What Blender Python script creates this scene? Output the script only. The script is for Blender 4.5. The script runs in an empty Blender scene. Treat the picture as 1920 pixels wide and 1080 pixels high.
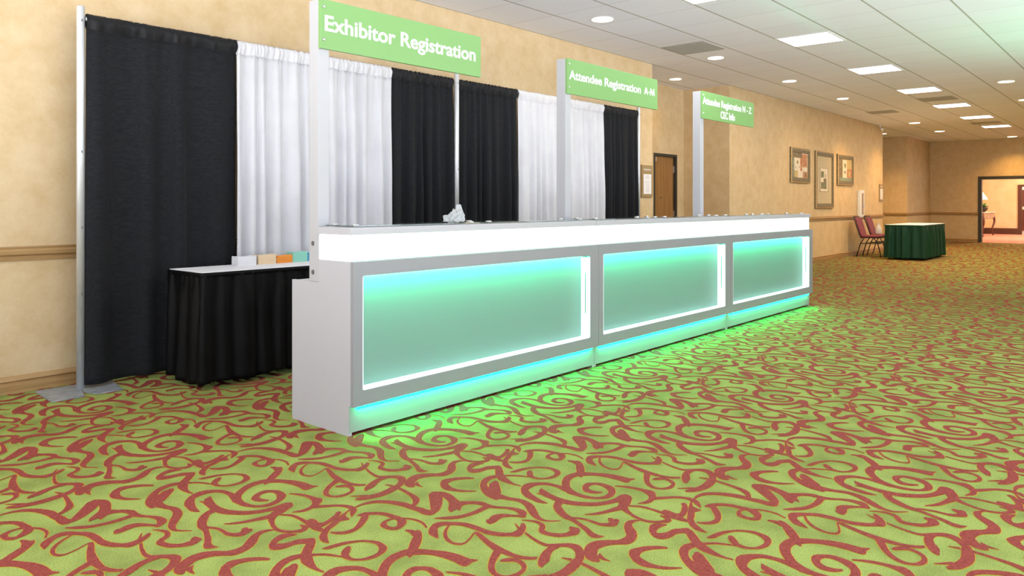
import bpy, bmesh, math, random
import numpy as np
from mathutils import Vector, noise

random.seed(7)
SC = bpy.context.scene
COL = SC.collection
PI = math.pi

# ------------------------------------------------------------------ camera
# world: X runs along the left wall (away, to the right), Y towards that wall, Z up
FPX, YAW, Y0 = 1426.6, math.radians(40.74), 381.8
cam_d = bpy.data.cameras.new('camera')
cam = bpy.data.objects.new('camera', cam_d)
COL.objects.link(cam)
cam.location = (0, 0, 1.18)
cam.rotation_euler = (PI / 2, 0, YAW - PI / 2)
cam_d.sensor_fit = 'HORIZONTAL'
cam_d.sensor_width = 36
cam_d.lens = FPX * 36 / 1920
cam_d.shift_y = (Y0 - 540) / 1920
cam_d.clip_end = 200
cam_d.clip_start = 0.05
SC.camera = cam

# ------------------------------------------------------------------ colour management, world
SC.view_settings.view_transform = 'Standard'
SC.view_settings.look = 'None'
SC.view_settings.exposure = -0.33
SC.view_settings.gamma = 1
SC.view_settings.use_curve_mapping = False
world = bpy.data.worlds.new('world')
SC.world = world
world.use_nodes = True
world.node_tree.nodes['Background'].inputs[0].default_value = (0.93, 0.94, 1.0, 1)
# added ambient fill through the open near end, stronger from below to lift the ceiling
wnt = world.node_tree
w_tc = wnt.nodes.new('ShaderNodeTexCoord')
w_sep = wnt.nodes.new('ShaderNodeSeparateXYZ')
w_mr = wnt.nodes.new('ShaderNodeMapRange')
wnt.links.new(w_tc.outputs['Generated'], w_sep.inputs[0])
wnt.links.new(w_sep.outputs[2], w_mr.inputs['Value'])
w_mr.inputs['From Min'].default_value = -0.25
w_mr.inputs['From Max'].default_value = 0.10
w_mr.inputs['To Min'].default_value = 10.5
w_mr.inputs['To Max'].default_value = 1.6
wnt.links.new(w_mr.outputs[0], wnt.nodes['Background'].inputs[1])

HC = 3.12          # ceiling height
WY = 5.44          # left wall plane
WARM = (1.0, 0.56, 0.17)


def area(name, loc, size, power, color, rot=(0, 0, 0), size_y=None, spread=PI):
    d = bpy.data.lights.new(name, 'AREA')
    d.energy = power
    d.color = color
    d.shape = 'RECTANGLE' if size_y else 'SQUARE'
    d.size = size
    if size_y:
        d.size_y = size_y
    d.spread = spread
    o = bpy.data.objects.new(name, d)
    o.location = loc
    o.rotation_euler = rot
    COL.objects.link(o)
    return o


def spot(name, loc, power, color, angle=100, blend=0.8, rot=(0, 0, 0), radius=0.06):
    d = bpy.data.lights.new(name, 'SPOT')
    d.energy = power
    d.color = color
    d.spot_size = math.radians(angle)
    d.spot_blend = blend
    d.shadow_soft_size = radius
    o = bpy.data.objects.new(name, d)
    o.location = loc
    o.rotation_euler = rot
    COL.objects.link(o)
    return o


# green uplight of a neighbouring booth washing the ceiling
spot('green_uplight', (10.4, -0.5, 0.5), 260, (0.0, 1.0, 0.30), 125, 1.0, (PI, 0, 0), 0.2)

# ------------------------------------------------------------------ materials
def lin(c):
    return tuple(((v / 255) / 12.92 if v / 255 <= 0.04045 else ((v / 255 + 0.055) / 1.055) ** 2.4) for v in c)


def mat(name, col, rough=0.6, metal=0.0, emit=None, strength=0.0, spec=0.5, sheen=0.0, alpha=1.0, transmission=0.0, coat=0.0):
    m = bpy.data.materials.new(name)
    m.use_nodes = True
    b = m.node_tree.nodes['Principled BSDF']
    b.inputs['Base Color'].default_value = (*col, 1)
    b.inputs['Roughness'].default_value = rough
    b.inputs['Metallic'].default_value = metal
    b.inputs['Specular IOR Level'].default_value = spec
    b.inputs['Sheen Weight'].default_value = sheen
    b.inputs['Alpha'].default_value = alpha
    b.inputs['Transmission Weight'].default_value = transmission
    b.inputs['Coat Weight'].default_value = coat
    if emit:
        b.inputs['Emission Color'].default_value = (*emit, 1)
        b.inputs['Emission Strength'].default_value = strength
    return m


def noise_col(m, c1, c2, scale, detail=4, stretch=(1, 1, 1), lo=0.35, hi=0.65, bump=0.0, bscale=None, rough=0.6):
    """procedural two-tone mottling (+ optional bump) on object coordinates"""
    nt = m.node_tree
    b = nt.nodes['Principled BSDF']
    tc = nt.nodes.new('ShaderNodeTexCoord')
    mp = nt.nodes.new('ShaderNodeMapping')
    mp.inputs['Scale'].default_value = stretch
    nt.links.new(tc.outputs['Object'], mp.inputs[0])
    n = nt.nodes.new('ShaderNodeTexNoise')
    n.inputs['Scale'].default_value = scale
    n.inputs['Detail'].default_value = detail
    n.inputs['Roughness'].default_value = rough
    nt.links.new(mp.outputs[0], n.inputs['Vector'])
    r = nt.nodes.new('ShaderNodeValToRGB')
    r.color_ramp.elements[0].position = lo
    r.color_ramp.elements[1].position = hi
    r.color_ramp.elements[0].color = (*c1, 1)
    r.color_ramp.elements[1].color = (*c2, 1)
    nt.links.new(n.outputs['Fac'], r.inputs[0])
    nt.links.new(r.outputs[0], b.inputs['Base Color'])
    if bump:
        n2 = nt.nodes.new('ShaderNodeTexNoise')
        n2.inputs['Scale'].default_value = bscale or scale * 4
        n2.inputs['Detail'].default_value = 3
        nt.links.new(mp.outputs[0], n2.inputs['Vector'])
        bp = nt.nodes.new('ShaderNodeBump')
        bp.inputs['Strength'].default_value = bump
        bp.inputs['Distance'].default_value = 0.01
        nt.links.new(n2.outputs['Fac'], bp.inputs['Height'])
        nt.links.new(bp.outputs[0], b.inputs['Normal'])
    return m


M = {}
M['wallpaper'] = noise_col(mat('wallpaper', (.7, .6, .4), 0.75, spec=0.2), (0.585, 0.425, 0.225), (0.69, 0.54, 0.335), 5.0, 10, (1, 1, 1), 0.33, 0.66, 0.12, 60, 0.72)
M['lobby_paper'] = noise_col(mat('lobby_paper', (.7, .5, .3), 0.75, spec=0.2), (0.72, 0.50, 0.28), (0.78, 0.58, 0.36), 3, 6)
M['oak'] = noise_col(mat('oak', (.4, .3, .1), 0.45), (0.34, 0.20, 0.075), (0.46, 0.29, 0.125), 6, 5, (0.25, 3, 9))
M['carpet_green'] = noise_col(mat('carpet_green', (.4, .4, .1), 0.95, spec=0.05), (0.09, 0.13, 0.020), (0.42, 0.51, 0.145), 230, 3, (1, 1, 1), 0.22, 0.74, 0.25, 330, 0.75)
_nt = M['carpet_green'].node_tree
_tc = _nt.nodes.new('ShaderNodeTexCoord')
_n = _nt.nodes.new('ShaderNodeTexNoise')
_n.inputs['Scale'].default_value = 4.5
_n.inputs['Detail'].default_value = 4
_nt.links.new(_tc.outputs['Object'], _n.inputs['Vector'])
_r = _nt.nodes.new('ShaderNodeMapRange')
_r.inputs['From Min'].default_value = 0.3
_r.inputs['From Max'].default_value = 0.6
_r.inputs['To Min'].default_value = 0.72
_r.inputs['To Max'].default_value = 1.08
_nt.links.new(_n.outputs['Fac'], _r.inputs['Value'])
_m = _nt.nodes.new('ShaderNodeVectorMath')
_m.operation = 'SCALE'
_b = _nt.nodes['Principled BSDF']
_nt.links.new(_b.inputs['Base Color'].links[0].from_socket, _m.inputs[0])
_nt.links.new(_r.outputs[0], _m.inputs['Scale'])
_nt.links.new(_m.outputs[0], _b.inputs['Base Color'])
M['carpet_red'] = noise_col(mat('carpet_red', (.4, .1, .08), 0.95, spec=0.05), (0.22, 0.045, 0.036), (0.34, 0.083, 0.066), 90, 3, (1, 1, 1), 0.3, 0.7, 0.4, 240)
M['carpet_yellow'] = mat('carpet_yellow', (0.55, 0.34, 0.05), 0.95, spec=0.05)
M['lobby_carpet'] = noise_col(mat('lobby_carpet', (.5, .2, .15), 0.95, spec=0.05), (0.50, 0.22, 0.16), (0.60, 0.30, 0.22), 4, 5)
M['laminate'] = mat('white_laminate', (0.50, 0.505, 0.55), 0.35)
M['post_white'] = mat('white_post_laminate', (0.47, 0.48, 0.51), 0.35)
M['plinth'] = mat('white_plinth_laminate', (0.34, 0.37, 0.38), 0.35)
M['laminate_shaded'] = mat('white_laminate_shaded', (0.30, 0.315, 0.34), 0.35)  # same white laminate, with the shade of the front face in the colour
M['acrylic_back'] = mat('led_tinted_acrylic', (0.205, 0.36, 0.31), 0.4)  # green of the LED light put into the panel's base colour
M['band'] = mat('glowing_acrylic', (0.8, 0.8, 0.8), 0.3, emit=(0.95, 0.965, 0.97), strength=0.97)
M['reveal'] = mat('added_glow_acrylic', (0.8, 0.8, 0.8), 0.3, emit=(0.80, 0.93, 1.0), strength=0.9)  # recess walls emit, standing in for strip light falling on them
M['led_green'] = mat('green_led_strip', (0.1, 0.5, 0.3), 0.4, emit=(0.0, 1.0, 0.50), strength=100)
M['led_floor'] = mat('green_floor_led_strip', (0.1, 0.5, 0.3), 0.4, emit=(0.0, 1.0, 0.38), strength=62)
M['added_white'] = mat('added_white_strip', (0.8, 0.8, 0.8), 0.4, emit=(0.80, 0.88, 1.0), strength=30)  # extra strip added for the white glow along the panel's top
M['slot'] = mat('slot_green', (0.02, 0.25, 0.18), 0.4)
M['glass'] = mat('clear_glass', (0.80, 0.95, 0.92), 0.03, transmission=0.9, spec=0.5)
M['steel'] = mat('brushed_steel', (0.72, 0.72, 0.74), 0.28, 1.0)
M['bolt'] = mat('dark_bolt', (0.18, 0.19, 0.2), 0.4, 0.6)
M['pole'] = noise_col(mat('galvanised_tube', (.6, .63, .66), 0.42, 0.55), (0.55, 0.58, 0.60), (0.70, 0.72, 0.74), 12, 3, (1, 1, .2))
M['plate'] = noise_col(mat('scuffed_steel_plate', (.3, .35, .4), 0.5, 0.5), (0.30, 0.34, 0.38), (0.60, 0.63, 0.66), 14, 8, (1, 2.5, 1), 0.4, 0.75)
M['black_cloth'] = noise_col(mat('black_drape_cloth', (.01, .01, .012), 0.85, spec=0.2, sheen=0.03), (0.008, 0.0088, 0.0105), (0.0145, 0.0155, 0.018), 90, 4, (0.15, 1, 1), bump=0.08, bscale=300)
M['black_hem'] = mat('black_hem_cloth', (0.006, 0.0065, 0.008), 0.6, spec=0.3, sheen=0.02)
M['white_cloth'] = noise_col(mat('white_drape_cloth', (.8, .8, .82), 0.85, spec=0.2), (0.62, 0.625, 0.66), (0.68, 0.685, 0.72), 3, 5)
M['white_hem'] = mat('white_hem_cloth', (0.69, 0.69, 0.72), 0.8, spec=0.2)
M['skirt_black'] = mat('black_skirt_satin', (0.003, 0.0031, 0.0036), 0.5, spec=0.13)
M['skirt_green'] = mat('green_skirt_satin', (0.002, 0.042, 0.020), 0.6, spec=0.3)
M['table_white'] = mat('white_table_cover', (0.85, 0.85, 0.88), 0.6)
M['sign_green'] = mat('sign_green', (0.205, 0.41, 0.135), 0.35)
M['sign_white'] = mat('sign_white', (0.85, 0.86, 0.87), 0.5)
M['ceil_metal'] = mat('ceiling_grid_white', (0.75, 0.74, 0.74), 0.5)
M['troffer'] = mat('troffer_lens', (0.9, 0.9, 0.9), 0.4, emit=(0.97, 0.95, 1.0), strength=5.0)
M['can_lens'] = mat('recessed_lamp_glow', (0.9, 0.9, 0.9), 0.4, emit=(1.0, 0.90, 0.66), strength=9.0)
M['vent'] = mat('vent_grey', (0.40, 0.41, 0.38), 0.6)
M['vent_dark'] = mat('vent_slot', (0.06, 0.06, 0.05), 0.7)
M['door_wood'] = noise_col(mat('door_veneer', (.3, .15, .05), 0.4), (0.26, 0.125, 0.036), (0.36, 0.185, 0.06), 2.2, 6, (6, 1, 0.5))
M['door_frame'] = mat('dark_door_frame', (0.035, 0.034, 0.026), 0.5)
M['brown'] = mat('dark_brown_base', (0.075, 0.026, 0.012), 0.5)
M['brass'] = mat('plaque_tan', (0.32, 0.22, 0.09), 0.5)
M['paper'] = mat('white_paper', (0.80, 0.78, 0.78), 0.8)
M['grey_print'] = mat('grey_print', (0.45, 0.44, 0.44), 0.8)
M['burgundy'] = noise_col(mat('burgundy_vinyl', (.25, .04, .06), 0.6), (0.17, 0.028, 0.052), (0.23, 0.042, 0.07), 40, 3)
M['chair_frame'] = mat('dark_chair_frame', (0.012, 0.013, 0.014), 0.4, 0.3)
M['white_metal'] = mat('white_cabinet_metal', (0.74, 0.76, 0.74), 0.45)
M['dark_glass'] = mat('dark_cabinet_glass', (0.10, 0.11, 0.08), 0.12)
M['plastic_white'] = mat('milky_plastic', (0.82, 0.84, 0.88), 0.3, transmission=0.2)
M['bag'] = mat('clear_plastic_bag', (0.86, 0.90, 0.92), 0.12, transmission=0.55)
M['lamp_shade'] = mat('lit_lamp_shade', (0.9, 0.87, 0.8), 0.8, emit=(1.0, 0.95, 0.86), strength=2.6)
M['dark_bronze'] = mat('dark_bronze', (0.03, 0.022, 0.016), 0.4, 0.5)
M['mahogany'] = mat('mahogany', (0.10, 0.024, 0.010), 0.35)
M['carved'] = noise_col(mat('carved_gilt_wood', (.35, .22, .12), 0.5), (0.10, 0.05, 0.02), (0.50, 0.36, 0.22), 30, 3)
M['marble'] = mat('cream_marble', (0.70, 0.62, 0.50), 0.25)
M['leaf'] = mat('leaf_green', (0.10, 0.30, 0.04), 0.5)
M['petal'] = mat('pale_petal', (0.75, 0.80, 0.62), 0.6)
M['frame_wood'] = noise_col(mat('bronze_green_frame', (.15, .12, .06), 0.5), (0.10, 0.085, 0.035), (0.24, 0.19, 0.10), 35, 3, (1, 1, 1), rough=0.6)
M['frame_gold'] = mat('gold_frame_edge', (0.72, 0.48, 0.22), 0.4, 0.2)
M['mat_board'] = mat('cream_mat_board', (0.52, 0.44, 0.29), 0.8)


def art(name, c, c2=None):
    m = mat(name, c, 0.8)
    if c2:
        noise_col(m, c, c2, 18, 4)
    return m


M['art_cream'] = art('art_cream', (0.68, 0.60, 0.48), (0.76, 0.68, 0.56))
M['art_brown'] = art('art_brown', (0.14, 0.10, 0.06), (0.30, 0.24, 0.15))
M['art_rust'] = art('art_rust', (0.42, 0.13, 0.06), (0.56, 0.34, 0.18))
M['art_ochre'] = art('art_ochre', (0.48, 0.36, 0.13), (0.60, 0.46, 0.22))
M['art_olive'] = art('art_olive', (0.13, 0.14, 0.07), (0.26, 0.26, 0.14))
M['art_leaf'] = art('art_leaf', (0.22, 0.22, 0.05))
M['art_teal'] = art('art_teal', (0.16, 0.22, 0.18), (0.30, 0.36, 0.26))


def ceiling_material():
    m = mat('ceiling_tiles', (0.84, 0.83, 0.86), 0.9, spec=0.1)
    nt = m.node_tree
    b = nt.nodes['Principled BSDF']
    tc = nt.nodes.new('ShaderNodeTexCoord')
    sp = nt.nodes.new('ShaderNodeSeparateXYZ')
    nt.links.new(tc.outputs['Object'], sp.inputs[0])

    def math_n(op, a, bb=None):
        n = nt.nodes.new('ShaderNodeMath')
        n.operation = op
        for i, v in enumerate((a, bb)):
            if v is None:
                continue
            if isinstance(v, (int, float)):
                n.inputs[i].default_value = v
            else:
                nt.links.new(v, n.inputs[i])
        return n.outputs[0]

    def line(src, off, pitch, half):
        u = math_n('DIVIDE', math_n('SUBTRACT', src, off), pitch)
        f = math_n('FRACT', u)
        d = math_n('MINIMUM', f, math_n('SUBTRACT', 1.0, f))
        return math_n('LESS_THAN', d, half / pitch), math_n('FLOOR', u)

    lx, fx = line(sp.outputs[0], 6.23, 0.66, 0.006)
    ly, fy = line(sp.outputs[1], 4.79 - 0.645 * 20, 0.645, 0.010)
    g = math_n('MAXIMUM', math_n('MULTIPLY', lx, 0.40), ly)
    cmb = nt.nodes.new('ShaderNodeCombineXYZ')
    nt.links.new(fx, cmb.inputs[0])
    nt.links.new(fy, cmb.inputs[1])
    wn = nt.nodes.new('ShaderNodeTexWhiteNoise')
    nt.links.new(cmb.outputs[0], wn.inputs['Vector'])
    n = nt.nodes.new('ShaderNodeTexNoise')
    n.inputs['Scale'].default_value = 140
    n.inputs['Detail'].default_value = 3
    nt.links.new(tc.outputs['Object'], n.inputs['Vector'])
    fac = math_n('ADD', math_n('MULTIPLY', wn.outputs['Value'], 0.6), math_n('MULTIPLY', n.outputs['Fac'], 0.4))
    r = nt.nodes.new('ShaderNodeValToRGB')
    r.color_ramp.elements[0].color = (0.82, 0.84, 0.91, 1)
    r.color_ramp.elements[1].color = (0.88, 0.90, 0.97, 1)
    nt.links.new(fac, r.inputs[0])
    mx = nt.nodes.new('ShaderNodeMix')
    mx.data_type = 'RGBA'
    nt.links.new(g, mx.inputs['Factor'])
    nt.links.new(r.outputs[0], mx.inputs['A'])
    mx.inputs['B'].default_value = (0.46, 0.45, 0.42, 1)
    nt.links.new(mx.outputs['Result'], b.inputs['Base Color'])
    return m


M['ceiling'] = ceiling_material()

# ------------------------------------------------------------------ mesh helpers
class MB:
    """collects boxes, prisms, tubes, lathes, grids; build() links them as ONE mesh object"""
    def __init__(self):
        self.v, self.f, self.mi, self.sm = [], [], [], []

    def add(self, verts, faces, mi=0, smooth=False):
        o = len(self.v)
        self.v += [tuple(p) for p in verts]
        self.f += [tuple(i + o for i in q) for q in faces]
        self.mi += [mi] * len(faces)
        self.sm += [smooth] * len(faces)
        return self

    def box(self, x0, x1, y0, y1, z0, z1, mi=0):
        v = [(x, y, z) for x in (x0, x1) for y in (y0, y1) for z in (z0, z1)]
        return self.add(v, [(0, 1, 3, 2), (4, 6, 7, 5), (0, 4, 5, 1), (2, 3, 7, 6), (0, 2, 6, 4), (1, 5, 7, 3)], mi)

    def prism(self, poly, axis, a, b, mi=0, smooth=False):
        """poly: list of 2D points; axis 'x','y','z' = extrusion direction"""
        def P(p, t):
            return {'x': (t, p[0], p[1]), 'y': (p[0], t, p[1]), 'z': (p[0], p[1], t)}[axis]
        n = len(poly)
        v = [P(p, a) for p in poly] + [P(p, b) for p in poly]
        fs = [(i, (i + 1) % n, (i + 1) % n + n, i + n) for i in range(n)]
        self.add(v, fs, mi, smooth)
        o = len(self.v) - 2 * n
        self.f += [tuple(o + i for i in range(n))[::-1], tuple(o + n + i for i in range(n))]
        self.mi += [mi, mi]
        self.sm += [False, False]
        return self

    def tube(self, pts, r, n=10, mi=0, closed=False):
        pts = [Vector(p) for p in pts]
        rs = r if isinstance(r, (list, tuple)) else [r] * len(pts)
        V, F = [], []
        up = None
        for i, p in enumerate(pts):
            if closed:
                t = pts[(i + 1) % len(pts)] - pts[i - 1]
            else:
                t = pts[min(i + 1, len(pts) - 1)] - pts[max(i - 1, 0)]
            t.normalize()
            if up is None:
                up = t.orthogonal().normalized()
            else:
                up = (up - t * up.dot(t)).normalized()
            s = t.cross(up)
            for k in range(n):
                a = 2 * PI * k / n
                V.append(p + (up * math.cos(a) + s * math.sin(a)) * rs[i])
        m = len(pts)
        for i in range(m if closed else m - 1):
            for k in range(n):
                a, b2 = i * n + k, i * n + (k + 1) % n
                j = (i + 1) % m
                F.append((a, b2, j * n + (k + 1) % n, j * n + k))
        self.add(V, F, mi, True)
        if not closed:
            o = len(self.v) - m * n
            self.f += [tuple(o + k for k in range(n))[::-1], tuple(o + (m - 1) * n + k for k in range(n))]
            self.mi += [mi, mi]
            self.sm += [False, False]
        return self

    def lathe(self, prof, cx, cy, n=24, mi=0, axis='z', c3=0.0, smooth=True):
        """prof: (radius, height) pairs, turned round the axis; caps closed when radius is 0"""
        V, F = [], []
        for (r, h) in prof:
            for k in range(n):
                a = 2 * PI * k / n
                p, q = r * math.cos(a), r * math.sin(a)
                V.append((cx + p, cy + q, h) if axis == 'z' else (cx + p, h, c3 + q))
        for i in range(len(prof) - 1):
            for k in range(n):
                F.append((i * n + k, i * n + (k + 1) % n, (i + 1) * n + (k + 1) % n, (i + 1) * n + k))
        self.add(V, F, mi, smooth)
        o = len(self.v) - len(prof) * n
        self.f += [tuple(o + k for k in range(n))[::-1], tuple(o + (len(prof) - 1) * n + k for k in range(n))]
        self.mi += [mi, mi]
        self.sm += [False, False]
        return self

    def grid(self, fn, nu, nv, mi=0, smooth=True, closed_u=False):
        V = [fn(i / nu, j / nv) for j in range(nv + 1) for i in range(nu + (0 if closed_u else 1))]
        w = nu + (0 if closed_u else 1)
        F = []
        for j in range(nv):
            for i in range(nu):
                i2 = (i + 1) % w if closed_u else i + 1
                F.append((j * w + i, j * w + i2, (j + 1) * w + i2, (j + 1) * w + i))
        return self.add(V, F, mi, smooth)

    def build(self, name, mats, parent=None, bevel=0.0, solid=0.0, origin=None, label=None):
        me = bpy.data.meshes.new(name)
        me.from_pydata(self.v, [], self.f)
        mats = mats if isinstance(mats, (list, tuple)) else [mats]
        for m in mats:
            me.materials.append(m)
        me.polygons.foreach_set('material_index', self.mi)
        me.polygons.foreach_set('use_smooth', self.sm)
        bm = bmesh.new()
        bm.from_mesh(me)
        bmesh.ops.recalc_face_normals(bm, faces=bm.faces)
        bm.to_mesh(me)
        bm.free()
        me.update()
        o = bpy.data.objects.new(name, me)
        COL.objects.link(o)
        if parent:
            o.parent = parent
            pl = world_loc(parent)
            me.transform(__import__('mathutils').Matrix.Translation(-pl))
        if bevel:
            b = o.modifiers.new('bevel', 'BEVEL')
            b.width = bevel
            b.segments = 2
            b.limit_method = 'ANGLE'
        if solid:
            s = o.modifiers.new('solid', 'SOLIDIFY')
            s.thickness = solid
            s.offset = 0
        if label:
            o['label'] = label
        return o


def world_loc(o):
    v = Vector((0, 0, 0))
    while o:
        v += o.location
        o = o.parent
    return v


def thing(name, loc, label, cat, group=None):
    o = bpy.data.objects.new(name, None)
    o.empty_display_size = 0.1
    o.location = loc
    COL.objects.link(o)
    return tag(o, label, cat, group)


def tag(o, label, cat, group=None, kind=None):
    o['label'] = label
    o['category'] = cat
    if group:
        o['group'] = group
    if kind:
        o['kind'] = kind
    return o


def struct(o):
    o['kind'] = 'structure'
    return o


def copy_tree(o, parent=None):
    c = o.copy()
    COL.objects.link(c)
    c.parent = parent
    for ch in [x for x in bpy.data.objects if x.parent == o]:
        copy_tree(ch, c)
    return c


def text_mesh(s, x0, x1, y_face, base, cap, bold=0.012):
    """letters in the sign plane (facing -Y), fitted between x0 and x1, capitals `cap` high"""
    cu = bpy.data.curves.new('lettering', 'FONT')
    cu.body = s
    cu.size = 1
    cu.offset = bold
    cu.extrude = 0.004
    cu.resolution_u = 5
    t = bpy.data.objects.new('tmp_text', cu)
    COL.objects.link(t)
    dg = bpy.context.evaluated_depsgraph_get()
    dg.update()
    me = bpy.data.meshes.new_from_object(t.evaluated_get(dg))
    bpy.data.objects.remove(t)
    co = np.empty(len(me.vertices) * 3)
    me.vertices.foreach_get('co', co)
    co = co.reshape(-1, 3)
    k = (x1 - x0) / (co[:, 0].max() - co[:, 0].min())
    kz = cap / 0.69
    X = x0 + (co[:, 0] - co[:, 0].min()) * k
    Z = base + co[:, 1] * kz
    Yy = y_face - (co[:, 2] + 0.004) * 0.2
    faces = [tuple(p.vertices) for p in me.polygons]
    bpy.data.meshes.remove(me)
    return list(zip(X, Yy, Z)), faces

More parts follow.
